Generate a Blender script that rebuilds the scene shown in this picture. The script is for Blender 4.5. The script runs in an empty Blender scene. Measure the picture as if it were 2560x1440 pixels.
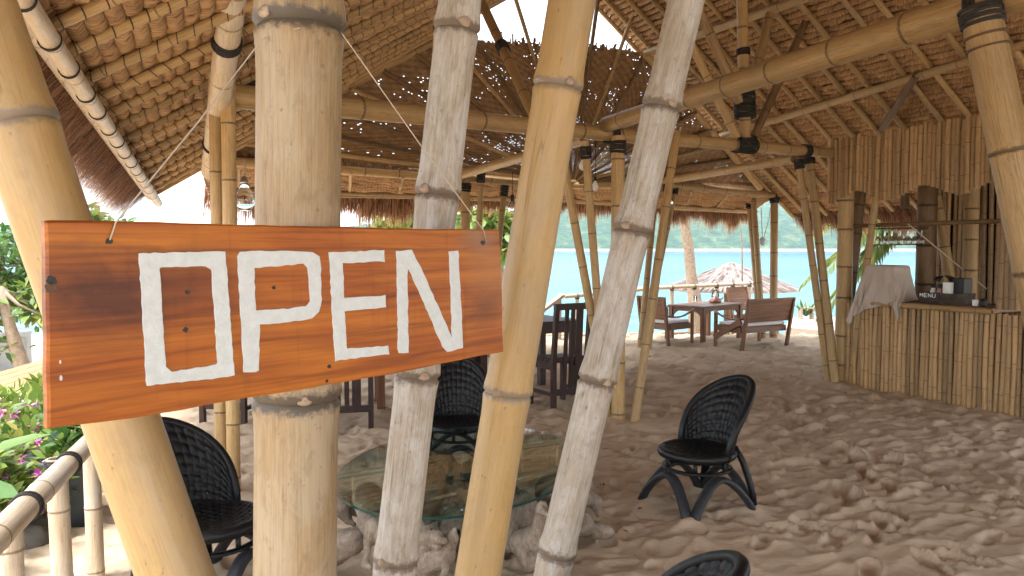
import bpy, math, random
import numpy as np
from mathutils import Vector, Matrix, noise as mnoise
random.seed(7); RNG = np.random.default_rng(7)
scene = bpy.context.scene
COL = scene.collection

# ------------------------------------------------------------------ camera
FPX = 1923.0                                   # focal length in photograph pixels (2560 wide)
PHI = math.atan(98.0 / FPX)                    # pitched slightly down: horizon at row 622
CAMZ = 1.5
cam_d = bpy.data.cameras.new('camera'); cam = bpy.data.objects.new('camera', cam_d)
COL.objects.link(cam); scene.camera = cam
cam_d.sensor_width = 36.0; cam_d.lens = 36.0 * FPX / 2560.0
cam_d.clip_start = 0.05; cam_d.clip_end = 12000
cam.location = (0, 0, CAMZ); cam.rotation_euler = (math.pi / 2 - PHI, 0, 0)

# ------------------------------------------------------------------ sky, sun, exposure
SUN_EL, SUN_AZ = math.radians(72), math.radians(-120)      # high, behind the camera to the left, through thin cloud
world = bpy.data.worlds.new('World'); scene.world = world; world.use_nodes = True
wt = world.node_tree; wt.nodes.clear()
wo = wt.nodes.new('ShaderNodeOutputWorld'); wb = wt.nodes.new('ShaderNodeBackground')
ws = wt.nodes.new('ShaderNodeTexSky'); ws.sky_type = 'NISHITA'; ws.sun_disc = False
ws.sun_elevation = SUN_EL; ws.sun_rotation = SUN_AZ
ws.air_density = 1.0; ws.dust_density = 1.5; ws.ozone_density = 1.0
wh = wt.nodes.new('ShaderNodeHueSaturation'); wh.inputs['Saturation'].default_value = 0.25
wt.links.new(ws.outputs[0], wh.inputs['Color']); wt.links.new(wh.outputs[0], wb.inputs[0])
wb.inputs[1].default_value = 0.15
wt.links.new(wb.outputs[0], wo.inputs[0])
sun_d = bpy.data.lights.new('sun', 'SUN'); sun = bpy.data.objects.new('sun', sun_d); COL.objects.link(sun)
sun_d.energy = 1.5; sun_d.angle = math.radians(14); sun_d.color = (1.0, 0.96, 0.9)
sv = Vector((math.sin(SUN_AZ) * math.cos(SUN_EL), math.cos(SUN_AZ) * math.cos(SUN_EL), math.sin(SUN_EL)))
sun.rotation_euler = (-sv).to_track_quat('-Z', 'Y').to_euler(); sun.location = (0, 0, 30)
vs = scene.view_settings; vs.view_transform = 'Standard'; vs.look = 'None'; vs.gamma = 1.0
vs.use_curve_mapping = False; vs.exposure = 2.45
cy = scene.cycles; cy.use_denoising = True; cy.max_bounces = 10; cy.diffuse_bounces = 4; cy.glossy_bounces = 4
cy.transmission_bounces = 8; cy.transparent_max_bounces = 8; cy.volume_bounces = 1; cy.sample_clamp_indirect = 8; cy.adaptive_threshold = 0.02

# ------------------------------------------------------------------ pixel helpers (a pixel gives a direction; the depth comes from contact)
_F = Vector((0, math.cos(PHI), -math.sin(PHI))); _U = Vector((0, math.sin(PHI), math.cos(PHI))); _C = Vector((0, 0, CAMZ))
def ray(px, py): return Vector((1, 0, 0)) * ((px - 1280) / FPX) - _U * ((py - 720) / FPX) + _F
def P(px, py, d):
    r = ray(px, py); return _C + r * (d / r.y)
def G(px, py, z=0.0):
    r = ray(px, py); return _C + r * ((z - CAMZ) / r.z)
def onplane(px, py, a, b, c):
    n = (b - a).cross(c - a); r = ray(px, py); return _C + r * ((a - _C).dot(n) / r.dot(n))

# ------------------------------------------------------------------ materials
def mat_new(name):
    m = bpy.data.materials.new(name); m.use_nodes = True
    nt = m.node_tree; b = nt.nodes['Principled BSDF']; return m, nt, b
def N(nt, typ, **kw):
    n = nt.nodes.new(typ)
    for k, v in kw.items():
        if k in n.inputs: n.inputs[k].default_value = v
        else: setattr(n, k, v)
    return n
def ramp(nt, stops, src=None):
    r = nt.nodes.new('ShaderNodeValToRGB'); el = r.color_ramp.elements
    while len(el) < len(stops): el.new(0.5)
    for e, (p, c) in zip(el, stops):
        e.position = p; e.color = (c[0], c[1], c[2], 1) if len(c) == 3 else c
    if src is not None: nt.links.new(src, r.inputs[0])
    return r
def mixc(nt, a, b, fac, mode='MIX'):
    m = nt.nodes.new('ShaderNodeMix'); m.data_type = 'RGBA'; m.blend_type = mode
    for s, i in ((fac, 0), (a, 6), (b, 7)):
        if hasattr(s, 'is_linked') or hasattr(s, 'links'): nt.links.new(s, m.inputs[i])
        elif i == 0: m.inputs[0].default_value = s
        else: m.inputs[i].default_value = (s[0], s[1], s[2], 1)
    return m.outputs[2]
def noise(nt, vec, scale, detail=4, rough=0.55, dist=0.0):
    n = N(nt, 'ShaderNodeTexNoise'); n.inputs['Scale'].default_value = scale; n.inputs['Detail'].default_value = detail
    n.inputs['Roughness'].default_value = rough; n.inputs['Distortion'].default_value = dist
    if vec is not None: nt.links.new(vec, n.inputs['Vector'])
    return n.outputs['Fac']
def coords(nt, which='Object', scale=(1, 1, 1), rand=True):
    tc = nt.nodes.new('ShaderNodeTexCoord'); mp = nt.nodes.new('ShaderNodeMapping')
    mp.inputs['Scale'].default_value = scale
    nt.links.new(tc.outputs[which], mp.inputs['Vector'])
    if rand:
        oi = nt.nodes.new('ShaderNodeObjectInfo'); mu = N(nt, 'ShaderNodeMath', operation='MULTIPLY'); mu.inputs[1].default_value = 37.0
        nt.links.new(oi.outputs['Random'], mu.inputs[0]); nt.links.new(mu.outputs[0], mp.inputs['Location'])
    return mp.outputs[0]
def bump(nt, b, h, strength=0.3, dist=0.01):
    bn = nt.nodes.new('ShaderNodeBump'); bn.inputs['Strength'].default_value = strength; bn.inputs['Distance'].default_value = dist
    nt.links.new(h, bn.inputs['Height']); nt.links.new(bn.outputs[0], b.inputs['Normal'])
def simple(name, col, rough=0.6, metal=0.0, var=0.12, nscale=20, bmp=0.15, spec=0.5):
    m, nt, b = mat_new(name); v = coords(nt)
    f = noise(nt, v, nscale, 5)
    r = ramp(nt, [(0.25, [c * (1 - var) for c in col]), (0.75, [min(1, c * (1 + var)) for c in col])], f)
    nt.links.new(r.outputs[0], b.inputs['Base Color']); b.inputs['Roughness'].default_value = rough
    b.inputs['Metallic'].default_value = metal; b.inputs['Specular IOR Level'].default_value = spec
    if bmp: bump(nt, b, f, bmp, 0.004)
    return m

def bamboo_mat(name, light, mid, dark, node_col, rough=0.45, blotch=None, bscale=6, streak=34, bamt=0.6, varv=0.25, fibre=0.6, bmp=0.4):
    m, nt, b = mat_new(name)
    vs_ = coords(nt, scale=(streak, streak, 0.9)); vb = coords(nt, scale=(1, 1, 0.35)); vf = coords(nt, scale=(1, 1, 0.12))
    s1 = noise(nt, vs_, 3.0, 6, 0.65)
    s2 = noise(nt, vf, 160, 3, 0.6)
    mm = N(nt, 'ShaderNodeMath', operation='MULTIPLY_ADD'); mm.inputs[1].default_value = 0.45; nt.links.new(s2, mm.inputs[0])
    m2 = N(nt, 'ShaderNodeMath', operation='MULTIPLY'); m2.inputs[1].default_value = 0.6; nt.links.new(s1, m2.inputs[0]); nt.links.new(m2.outputs[0], mm.inputs[2])
    c = ramp(nt, [(0.28, dark), (0.5, mid), (0.72, light)], mm.outputs[0]).outputs[0]
    if blotch is not None:                              # lichen and sun-bleached patches with ragged borders
        n3 = noise(nt, vb, bscale, 9, 0.68, 0.5)
        r3 = ramp(nt, [(0.45, (0, 0, 0)), (0.62, (bamt, bamt, bamt))], n3)
        c = mixc(nt, c, blotch, r3.outputs[0])
        n3b = noise(nt, coords(nt, scale=(1, 1, 0.5)), bscale * 3.2, 6, 0.7, 0.3)
        r3b = ramp(nt, [(0.53, (0, 0, 0)), (0.68, (bamt * .55,) * 3)], n3b)
        c = mixc(nt, c, [x * 0.8 for x in dark], r3b.outputs[0])
    fib = noise(nt, coords(nt, scale=(1, 1, 0.02)), 420, 2, 0.5)
    rf = ramp(nt, [(0.36, (0.72, 0.68, 0.64)), (0.55, (1.0, 1.0, 1.0))], fib)
    c = mixc(nt, c, rf.outputs[0], fibre, 'MULTIPLY')
    n5 = noise(nt, coords(nt, scale=(1, 1, 0.03)), 22, 3, 0.5, 0.15)           # drying cracks along the cane
    r5 = ramp(nt, [(0.488, (0, 0, 0)), (0.5, (0.55, 0.55, 0.55)), (0.512, (0, 0, 0))], n5)
    n5m = noise(nt, coords(nt), 3.5, 2); r5m = ramp(nt, [(0.5, (0, 0, 0)), (0.62, (1, 1, 1))], n5m)
    c = mixc(nt, c, [x * 0.4 for x in dark], mixc(nt, r5.outputs[0], r5m.outputs[0], 1.0, 'MULTIPLY'))
    n4 = noise(nt, coords(nt, scale=(1, 1, 0.6)), 90, 2, 0.5)                   # specks
    r4 = ramp(nt, [(0.69, (0, 0, 0)), (0.76, (0.5, 0.5, 0.5))], n4)
    c = mixc(nt, c, [x * 0.45 for x in dark], r4.outputs[0])
    at = N(nt, 'ShaderNodeAttribute', attribute_name='node')
    nn = noise(nt, coords(nt), 60, 6, 0.7)
    ml = N(nt, 'ShaderNodeMath', operation='MULTIPLY_ADD'); nt.links.new(nn, ml.inputs[0]); ml.inputs[1].default_value = 1.5; nt.links.new(at.outputs['Fac'], ml.inputs[2])
    mh = N(nt, 'ShaderNodeMath', operation='MULTIPLY'); mh.inputs[1].default_value = 0.5; nt.links.new(ml.outputs[0], mh.inputs[0])
    rn = ramp(nt, [(0.60, (0, 0, 0)), (0.78, (0.9, 0.9, 0.9))], mh.outputs[0])
    c = mixc(nt, c, node_col, rn.outputs[0])
    oi = nt.nodes.new('ShaderNodeObjectInfo'); hs = nt.nodes.new('ShaderNodeHueSaturation')
    mr = N(nt, 'ShaderNodeMapRange'); mr.inputs[3].default_value = 1 - varv; mr.inputs[4].default_value = 1 + varv * 0.6
    nt.links.new(oi.outputs['Random'], mr.inputs[0]); nt.links.new(mr.outputs[0], hs.inputs['Value']); nt.links.new(c, hs.inputs['Color'])
    nt.links.new(hs.outputs[0], b.inputs['Base Color']); b.inputs['Roughness'].default_value = rough
    b.inputs['Specular IOR Level'].default_value = 0.35
    bump(nt, b, mm.outputs[0], bmp, 0.004)
    return m

MAT = {}
MAT['yellow'] = bamboo_mat('bamboo_yellow', (0.46, 0.315, 0.14), (0.41, 0.27, 0.113), (0.35, 0.22, 0.088), (0.20, 0.16, 0.12), 0.4, (0.36, 0.265, 0.15), 9, bamt=0.7, varv=0.06, fibre=0.25, bmp=0.1)
MAT['big'] = bamboo_mat('bamboo_thick_tan', (0.345, 0.25, 0.14), (0.28, 0.195, 0.105), (0.19, 0.125, 0.065), (0.06, 0.05, 0.04), 0.5, (0.335, 0.27, 0.18), 12, bamt=0.85, varv=0.04, fibre=0.5, bmp=0.2)
MAT['grey'] = bamboo_mat('bamboo_grey', (0.41, 0.365, 0.30), (0.32, 0.275, 0.22), (0.18, 0.145, 0.11), (0.12, 0.085, 0.06), 0.6, (0.46, 0.445, 0.425), 22, fibre=0.55, bamt=0.7, varv=0.06)
MAT['tan'] = bamboo_mat('bamboo_tan', (0.56, 0.39, 0.19), (0.44, 0.29, 0.125), (0.26, 0.15, 0.06), (0.13, 0.085, 0.045), 0.45, (0.33, 0.23, 0.12), 4, bamt=0.4, varv=0.28)
MAT['slat'] = bamboo_mat('bamboo_slat', (0.52, 0.35, 0.17), (0.42, 0.26, 0.115), (0.27, 0.155, 0.06), (0.12, 0.07, 0.035), 0.45, (0.30, 0.20, 0.10), 5, bamt=0.5, varv=0.38)
MAT['brownb'] = bamboo_mat('bamboo_brown', (0.24, 0.15, 0.07), (0.17, 0.10, 0.045), (0.09, 0.05, 0.022), (0.05, 0.03, 0.015), 0.5, (0.20, 0.13, 0.07), 5, bamt=0.4, varv=0.3)
MAT['pale'] = bamboo_mat('bamboo_pale', (0.66, 0.56, 0.43), (0.56, 0.44, 0.30), (0.40, 0.29, 0.18), (0.25, 0.18, 0.11), 0.4, (0.60, 0.55, 0.48), 6, bamt=0.6, varv=0.08)
MAT['cord'] = simple('black_lashing', (0.018, 0.016, 0.015), 0.75, nscale=200, bmp=0.5)
MAT['browncord'] = simple('brown_lashing', (0.10, 0.055, 0.03), 0.8, nscale=200, bmp=0.5)
MAT['string'] = simple('nylon_string', (0.42, 0.36, 0.28), 0.6, bmp=0)
MAT['rubber'] = simple('tyre_rubber', (0.006, 0.0062, 0.007), 0.45, var=0.35, nscale=60, bmp=0.2, spec=0.28)
MAT['rubbergrey'] = simple('worn_tyre_rubber', (0.022, 0.0235, 0.027), 0.5, var=0.35, nscale=40, bmp=0.3, spec=0.35)
MAT['white'] = simple('white_paint', (0.75, 0.76, 0.74), 0.55, var=0.06, nscale=60, bmp=0.3)
MAT['metal'] = simple('brushed_metal', (0.45, 0.45, 0.46), 0.35, 0.9, bmp=0)
MAT['black'] = simple('black_plastic', (0.012, 0.011, 0.011), 0.5, bmp=0.1)
MAT['concrete'] = simple('concrete', (0.42, 0.42, 0.42), 0.85, nscale=6)
MAT['pot'] = simple('dark_grey_pot', (0.06, 0.075, 0.085), 0.6, nscale=9)
MAT['stone'] = simple('dark_rock', (0.13, 0.115, 0.10), 0.9, var=0.4, nscale=8, bmp=0.8)
MAT['paver'] = simple('pale_paver', (0.50, 0.42, 0.36), 0.85, var=0.2, nscale=4)
MAT['cloth'] = simple('beige_cloth', (0.46, 0.39, 0.33), 0.9, var=0.1, nscale=90, bmp=0.25)
MAT['cushion'] = simple('white_cushion', (0.66, 0.64, 0.64), 0.9, var=0.05, nscale=60)
MAT['copper'] = simple('copper_kettle', (0.36, 0.20, 0.15), 0.35, 0.3, bmp=0)

def wood_mat(name, light, mid, dark, axis=0, rough=0.5, scale=1.0, coat=0.0):
    m, nt, b = mat_new(name)
    sc = [26 * scale] * 3; sc[axis] = 1.6 * scale
    v = coords(nt, scale=tuple(sc))
    f = noise(nt, v, 1.0, 7, 0.6, 0.8)
    r = ramp(nt, [(0.3, dark), (0.5, mid), (0.72, light)], f)
    sc2 = [90 * scale] * 3; sc2[axis] = 3 * scale
    g = noise(nt, coords(nt, scale=tuple(sc2)), 1.0, 4, 0.6)
    r2 = ramp(nt, [(0.35, (0.7, 0.7, 0.7)), (0.6, (1, 1, 1))], g)
    c = mixc(nt, r.outputs[0], r2.outputs[0], 0.8, 'MULTIPLY')
    nt.links.new(c, b.inputs['Base Color']); b.inputs['Roughness'].default_value = rough
    b.inputs['Coat Weight'].default_value = coat
    bump(nt, b, g, 0.2, 0.003)
    return m
MAT['teak'] = wood_mat('brown_teak', (0.26, 0.115, 0.052), (0.17, 0.07, 0.030), (0.085, 0.034, 0.016))
MAT['teakz'] = wood_mat('brown_teak_upright', (0.26, 0.115, 0.052), (0.17, 0.07, 0.030), (0.085, 0.034, 0.016), 2)
MAT['mahog'] = wood_mat('dark_mahogany', (0.055, 0.020, 0.014), (0.035, 0.012, 0.009), (0.017, 0.007, 0.006), 2, 0.5)
MAT['orange'] = wood_mat('orange_plank', (0.66, 0.32, 0.16), (0.54, 0.22, 0.09), (0.36, 0.13, 0.05), 0, 0.6)
MAT['paleplank'] = wood_mat('pale_plank', (0.50, 0.40, 0.31), (0.40, 0.31, 0.23), (0.27, 0.2, 0.15), 0, 0.7)

def carved_mat():
    m, nt, b = mat_new('carved_driftwood'); v = coords(nt)
    f = noise(nt, v, 14, 7, 0.65, 0.5); g = noise(nt, coords(nt, scale=(1, 0.35, 0.35)), 130, 6, 0.65, 0.8)
    r = ramp(nt, [(0.3, (0.14, 0.10, 0.07)), (0.5, (0.27, 0.21, 0.155)), (0.7, (0.38, 0.315, 0.245))], f)
    r2 = ramp(nt, [(0.35, (0.62, 0.58, 0.55)), (0.6, (1, 1, 1))], g)
    nt.links.new(mixc(nt, r.outputs[0], r2.outputs[0], 0.8, 'MULTIPLY'), b.inputs['Base Color'])
    b.inputs['Roughness'].default_value = 0.75; bump(nt, b, g, 0.9, 0.008)
    return m
MAT['carved'] = carved_mat()

def sand_mat():
    m, nt, b = mat_new('sand'); v = coords(nt, rand=False)
    f = noise(nt, v, 1.3, 6, 0.6); g = noise(nt, v, 420, 3, 0.7); h = noise(nt, coords(nt, rand=False, scale=(.5, 1.3, 1)), 22, 7, 0.62, 1.2)
    r = ramp(nt, [(0.3, (0.48, 0.37, 0.26)), (0.7, (0.61, 0.485, 0.355))], f)
    r2 = ramp(nt, [(0.3, (0.74, 0.72, 0.70)), (0.62, (1.0, 1.0, 1.0))], g)
    c = mixc(nt, r.outputs[0], r2.outputs[0], 0.9, 'MULTIPLY')
    n4 = noise(nt, v, 90, 2, 0.5); r4 = ramp(nt, [(0.79, (0, 0, 0)), (0.82, (0.6, 0.6, 0.6))], n4)
    c = mixc(nt, c, (0.10, 0.07, 0.05), r4.outputs[0])
    nt.links.new(c, b.inputs['Base Color']); b.inputs['Roughness'].default_value = 0.95; b.inputs['Specular IOR Level'].default_value = 0.15
    a = N(nt, 'ShaderNodeMath', operation='MULTIPLY_ADD'); a.inputs[1].default_value = 0.25; nt.links.new(g, a.inputs[0]); nt.links.new(h, a.inputs[2])
    bump(nt, b, a.outputs[0], 0.42, 0.02)
    return m
MAT['sand'] = sand_mat()

def thatch_mat(name, light, mid, dark, uv=True, su=260, sv=6):
    m, nt, b = mat_new(name)
    v = coords(nt, 'UV' if uv else 'Object', (su, sv, 1))
    f = noise(nt, v, 1.0, 5, 0.6)
    r = ramp(nt, [(0.3, dark), (0.5, mid), (0.72, light)], f)
    g = noise(nt, coords(nt, 'Object'), 3, 4)
    r2 = ramp(nt, [(0.3, (0.72, 0.68, 0.66)), (0.7, (1.1, 1.06, 1.0))], g)
    nt.links.new(mixc(nt, r.outputs[0], r2.outputs[0], 1.0, 'MULTIPLY'), b.inputs['Base Color'])
    b.inputs['Roughness'].default_value = 0.85; b.inputs['Specular IOR Level'].default_value = 0.2
    bump(nt, b, f, 0.7, 0.01)
    return m
MAT['thatch'] = thatch_mat('thatch_bundle', (0.62, 0.42, 0.235), (0.44, 0.275, 0.14), (0.15, 0.08, 0.038))
MAT['thatchskin'] = thatch_mat('thatch_outer', (0.34, 0.22, 0.13), (0.20, 0.12, 0.06), (0.08, 0.045, 0.022), False, 60, 60)  # skin darkened: shade in the gaps between rolls painted into the colour
def strand_mat(name, cols):
    m, nt, b = mat_new(name)
    at = N(nt, 'ShaderNodeAttribute', attribute_name='tone')
    r = ramp(nt, [(i / (len(cols) - 1), c) for i, c in enumerate(cols)], at.outputs['Fac'])
    nt.links.new(r.outputs[0], b.inputs['Base Color']); b.inputs['Roughness'].default_value = 0.7
    b.inputs['Specular IOR Level'].default_value = 0.25
    tr = nt.nodes.new('ShaderNodeBsdfTranslucent'); nt.links.new(r.outputs[0], tr.inputs[0]); mx = nt.nodes.new('ShaderNodeMixShader'); mx.inputs[0].default_value = 0.4
    nt.links.new(b.outputs[0], mx.inputs[1]); nt.links.new(tr.outputs[0], mx.inputs[2]); nt.links.new(mx.outputs[0], nt.nodes['Material Output'].inputs[0])
    return m
MAT['strand'] = strand_mat('thatch_strand', [(0.10, 0.045, 0.022), (0.30, 0.14, 0.065), (0.48, 0.255, 0.13), (0.66, 0.48, 0.32)])
MAT['strandgrey'] = strand_mat('weathered_strand', [(0.20, 0.15, 0.13), (0.36, 0.29, 0.26), (0.46, 0.39, 0.36), (0.56, 0.50, 0.47)])

def leaf_mat(name, c0, c1, c2, trans=0.35):
    m, nt, b = mat_new(name)
    at = N(nt, 'ShaderNodeAttribute', attribute_name='tone')
    r = ramp(nt, [(0.0, c0), (0.55, c1), (1.0, c2)], at.outputs['Fac'])
    nt.links.new(r.outputs[0], b.inputs['Base Color']); b.inputs['Roughness'].default_value = 0.5
    tr = nt.nodes.new('ShaderNodeBsdfTranslucent'); nt.links.new(r.outputs[0], tr.inputs[0])
    mx = nt.nodes.new('ShaderNodeMixShader'); mx.inputs[0].default_value = trans
    nt.links.new(b.outputs[0], mx.inputs[1]); nt.links.new(tr.outputs[0], mx.inputs[2])
    nt.links.new(mx.outputs[0], nt.nodes['Material Output'].inputs[0])
    return m
MAT['leaf'] = leaf_mat('green_leaf', (0.03, 0.085, 0.02), (0.075, 0.17, 0.035), (0.17, 0.27, 0.06))
MAT['leafy'] = leaf_mat('yellow_green_leaf', (0.07, 0.15, 0.03), (0.17, 0.26, 0.045), (0.36, 0.34, 0.08))
MAT['palm'] = leaf_mat('palm_leaflet', (0.09, 0.17, 0.04), (0.20, 0.28, 0.07), (0.42, 0.38, 0.10))
MAT['petal'] = leaf_mat('pink_petal', (0.55, 0.10, 0.42), (0.62, 0.18, 0.48), (0.72, 0.42, 0.62), 0.3)
MAT['bark'] = simple('pale_bark', (0.30, 0.225, 0.16), 0.9, var=0.35, nscale=18, bmp=0.6)

def glass_mat(name, col, rough=0.0, ior=1.45):
    m, nt, b = mat_new(name)
    b.inputs['Base Color'].default_value = (*col, 1); b.inputs['Roughness'].default_value = rough
    b.inputs['Transmission Weight'].default_value = 1.0; b.inputs['IOR'].default_value = ior
    return m
MAT['glass'] = glass_mat('clear_glass', (0.96, 0.98, 0.98))
MAT['tableglass'] = glass_mat('green_tinted_glass', (0.58, 0.83, 0.85), 0.0, 1.5)
MAT['glassedge'] = simple('green_glass_edge', (0.012, 0.05, 0.042), 0.1, var=0.1, bmp=0)

def sea_mat():
    m, nt, b = mat_new('sea_water'); v = coords(nt, rand=False, scale=(0.6, 1.0, 1.0))
    big = noise(nt, coords(nt, rand=False, scale=(0.01, 0.02, 1)), 1.0, 4)
    tc = nt.nodes.new('ShaderNodeTexCoord'); sx = nt.nodes.new('ShaderNodeSeparateXYZ'); nt.links.new(tc.outputs['Object'], sx.inputs[0])
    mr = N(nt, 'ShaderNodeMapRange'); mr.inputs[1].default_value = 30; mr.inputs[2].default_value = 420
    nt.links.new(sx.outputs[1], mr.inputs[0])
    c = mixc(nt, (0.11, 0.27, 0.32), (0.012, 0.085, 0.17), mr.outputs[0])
    rb = ramp(nt, [(0.35, (0.75, 0.85, 0.9)), (0.65, (1.15, 1.08, 1.05))], big)
    nt.links.new(mixc(nt, c, rb.outputs[0], 1.0, 'MULTIPLY'), b.inputs['Base Color'])
    b.inputs['Roughness'].default_value = 0.22; b.inputs['IOR'].default_value = 1.15
    w1 = noise(nt, coords(nt, rand=False, scale=(0.35, 1.0, 1.0)), 0.9, 5, 0.65, 0.4); w2 = noise(nt, coords(nt, rand=False, scale=(0.3, 1, 1)), 0.12, 4, 0.6)
    a = N(nt, 'ShaderNodeMath', operation='MULTIPLY_ADD'); a.inputs[1].default_value = 0.55; nt.links.new(w1, a.inputs[0]); nt.links.new(w2, a.inputs[2])
    bump(nt, b, a.outputs[0], 1.0, 2.5)
    return m
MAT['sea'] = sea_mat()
def hill_mat(name, cols, sc=0.05, beach=False):
    m, nt, b = mat_new(name); v = coords(nt, rand=False)
    f = noise(nt, v, sc, 8, 0.7, 0.3); g = noise(nt, v, sc * 4, 5, 0.7)
    r = ramp(nt, [(0.34, cols[0]), (0.5, cols[1]), (0.62, cols[2])], f)
    r2 = ramp(nt, [(0.35, (0.45, 0.5, 0.45)), (0.62, (1.2, 1.15, 1.0))], g)
    c = mixc(nt, r.outputs[0], r2.outputs[0], 0.9, 'MULTIPLY')
    if beach:                                          # strip of sand along the waterline
        tc = nt.nodes.new('ShaderNodeTexCoord'); sx = nt.nodes.new('ShaderNodeSeparateXYZ'); nt.links.new(tc.outputs['Object'], sx.inputs[0])
        mr = N(nt, 'ShaderNodeMapRange'); mr.inputs[1].default_value = 2.2; mr.inputs[2].default_value = 0.6; nt.links.new(sx.outputs[2], mr.inputs[0])
        c = mixc(nt, c, (0.42, 0.38, 0.32), mr.outputs[0])
    nt.links.new(c, b.inputs['Base Color']); b.inputs['Roughness'].default_value = 0.95
    b.inputs['Specular IOR Level'].default_value = 0.05
    bump(nt, b, g, 1.0, 6.0)
    return m
MAT['hill'] = hill_mat('wooded_hill', [(0.012, 0.04, 0.016), (0.04, 0.10, 0.028), (0.13, 0.16, 0.06)], 0.05, True)
MAT['mount'] = hill_mat('wooded_mountain', [(0.018, 0.05, 0.03), (0.03, 0.075, 0.03), (0.05, 0.10, 0.03)], 0.02)

# ------------------------------------------------------------------ mesh helpers
def link(o, parent=None):
    COL.objects.link(o)
    if parent is not None: o.parent = parent
    return o
def tag(o, label=None, cat=None, group=None, kind=None):
    if label: o['label'] = label
    if cat: o['category'] = cat
    if group: o['group'] = group
    if kind: o['kind'] = kind
    return o
def thing(name, label, cat, loc=(0, 0, 0), rz=0.0, group=None):
    o = bpy.data.objects.new(name, None); COL.objects.link(o); o.empty_display_size = 0.1
    o.location = loc; o.rotation_euler = (0, 0, rz)
    return tag(o, label, cat, group)
class MB:
    def __init__(s): s.v = []; s.f = []; s.uv = []; s.at = {}; s.mi = []
    def add(s, vs_, fs, uv=None):
        o = len(s.v); s.v.extend([tuple(x) for x in vs_]); s.f.extend([tuple(i + o for i in f) for f in fs])
        if uv is not None: s.uv.extend(uv)
        return o
    def box(s, a, b):
        x0, y0, z0 = a; x1, y1, z1 = b
        s.add([(x0, y0, z0), (x1, y0, z0), (x1, y1, z0), (x0, y1, z0), (x0, y0, z1), (x1, y0, z1), (x1, y1, z1), (x0, y1, z1)],
              [(0, 3, 2, 1), (4, 5, 6, 7), (0, 1, 5, 4), (1, 2, 6, 5), (2, 3, 7, 6), (3, 0, 4, 7)])
    def bar(s, p, q, w, h, up=(0, 0, 1)):
        p = Vector(p); q = Vector(q); d = (q - p).normalized(); u = Vector(up); x = d.cross(u)
        if x.length < 1e-4: x = d.cross(Vector((0, 1, 0)))
        x.normalize(); u = x.cross(d).normalized(); vs_ = []
        for c in (p, q):
            for sx, su in ((-1, -1), (1, -1), (1, 1), (-1, 1)): vs_.append(c + x * sx * w / 2 + u * su * h / 2)
        s.add(vs_, [(0, 1, 2, 3), (7, 6, 5, 4), (0, 4, 5, 1), (1, 5, 6, 2), (2, 6, 7, 3), (3, 7, 4, 0)])
    def tube(s, pts, rs, sides=8, closed=False, flat=1.0, up=None):
        pts = [Vector(p) for p in pts]; n = len(pts)
        if not hasattr(rs, '__len__'): rs = [rs] * n
        prev = None; vs_ = []
        for i, p in enumerate(pts):
            if closed: d = pts[(i + 1) % n] - pts[i - 1]
            else: d = pts[min(i + 1, n - 1)] - pts[max(i - 1, 0)]
            d.normalize()
            if up is not None: x = d.cross(Vector(up))
            else:
                x = prev - d * prev.dot(d) if prev is not None else d.cross(Vector((0, 0, 1)))
            if x.length < 1e-4: x = d.cross(Vector((0, 1, 0)))
            x.normalize(); prev = x; y = x.cross(d)
            for k in range(sides):
                a = 2 * math.pi * k / sides; vs_.append(p + (x * math.cos(a) + y * math.sin(a) * flat) * rs[i])
        fs = []
        for i in range(n if closed else n - 1):
            j = (i + 1) % n
            for k in range(sides):
                l = (k + 1) % sides; fs.append((i * sides + k, i * sides + l, j * sides + l, j * sides + k))
        if not closed:
            fs.append(tuple(range(sides - 1, -1, -1))); fs.append(tuple((n - 1) * sides + k for k in range(sides)))
        s.add(vs_, fs)
    def lathe(s, prof, sides=20, c=(0, 0, 0)):
        vs_ = []; n = len(prof)
        for r, z in prof:
            for k in range(sides):
                a = 2 * math.pi * k / sides; vs_.append((c[0] + r * math.cos(a), c[1] + r * math.sin(a), c[2] + z))
        fs = []
        for i in range(n - 1):
            for k in range(sides):
                l = (k + 1) % sides; fs.append((i * sides + k, i * sides + l, (i + 1) * sides + l, (i + 1) * sides + k))
        fs.append(tuple(range(sides - 1, -1, -1))); fs.append(tuple((n - 1) * sides + k for k in range(sides)))
        s.add(vs_, fs)
    def prism(s, poly, z0, z1, M=None):
        n = len(poly); vs_ = [Vector((x, y, z0)) for x, y in poly] + [Vector((x, y, z1)) for x, y in poly]
        if M is not None: vs_ = [M @ v for v in vs_]
        s.add(vs_, [tuple(range(n - 1, -1, -1)), tuple(range(n, 2 * n))] + [(i, (i + 1) % n, n + (i + 1) % n, n + i) for i in range(n)])
    def mesh(s, name, mats, smooth=True):
        me = bpy.data.meshes.new(name); me.from_pydata(s.v, [], s.f)
        for m in (mats if isinstance(mats, (list, tuple)) else [mats]): me.materials.append(m)
        if s.uv:
            ul = me.uv_layers.new(name='UVMap'); arr = np.zeros((len(me.loops), 2), np.float32)
            li = np.zeros(len(me.loops), np.int32); me.loops.foreach_get('vertex_index', li)
            arr[:] = np.array(s.uv, np.float32)[li]; ul.data.foreach_set('uv', arr.ravel())
        for k, vals in s.at.items():
            a = me.attributes.new(k, 'FLOAT', 'POINT'); a.data.foreach_set('value', np.array(vals, np.float32))
        if s.mi: me.polygons.foreach_set('material_index', np.array(s.mi, np.int32))
        if smooth: me.polygons.foreach_set('use_smooth', np.ones(len(me.polygons), bool))
        me.update(); return me
    def build(s, name, mats, parent=None, smooth=False, M=None, bevel=0.0):
        o = bpy.data.objects.new(name, s.mesh(name, mats, smooth)); link(o, parent)
        if M is not None: o.matrix_basis = M
        if bevel:
            md = o.modifiers.new('bevel', 'BEVEL'); md.width = bevel; md.segments = 2; md.limit_method = 'ANGLE'
        return o
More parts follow.
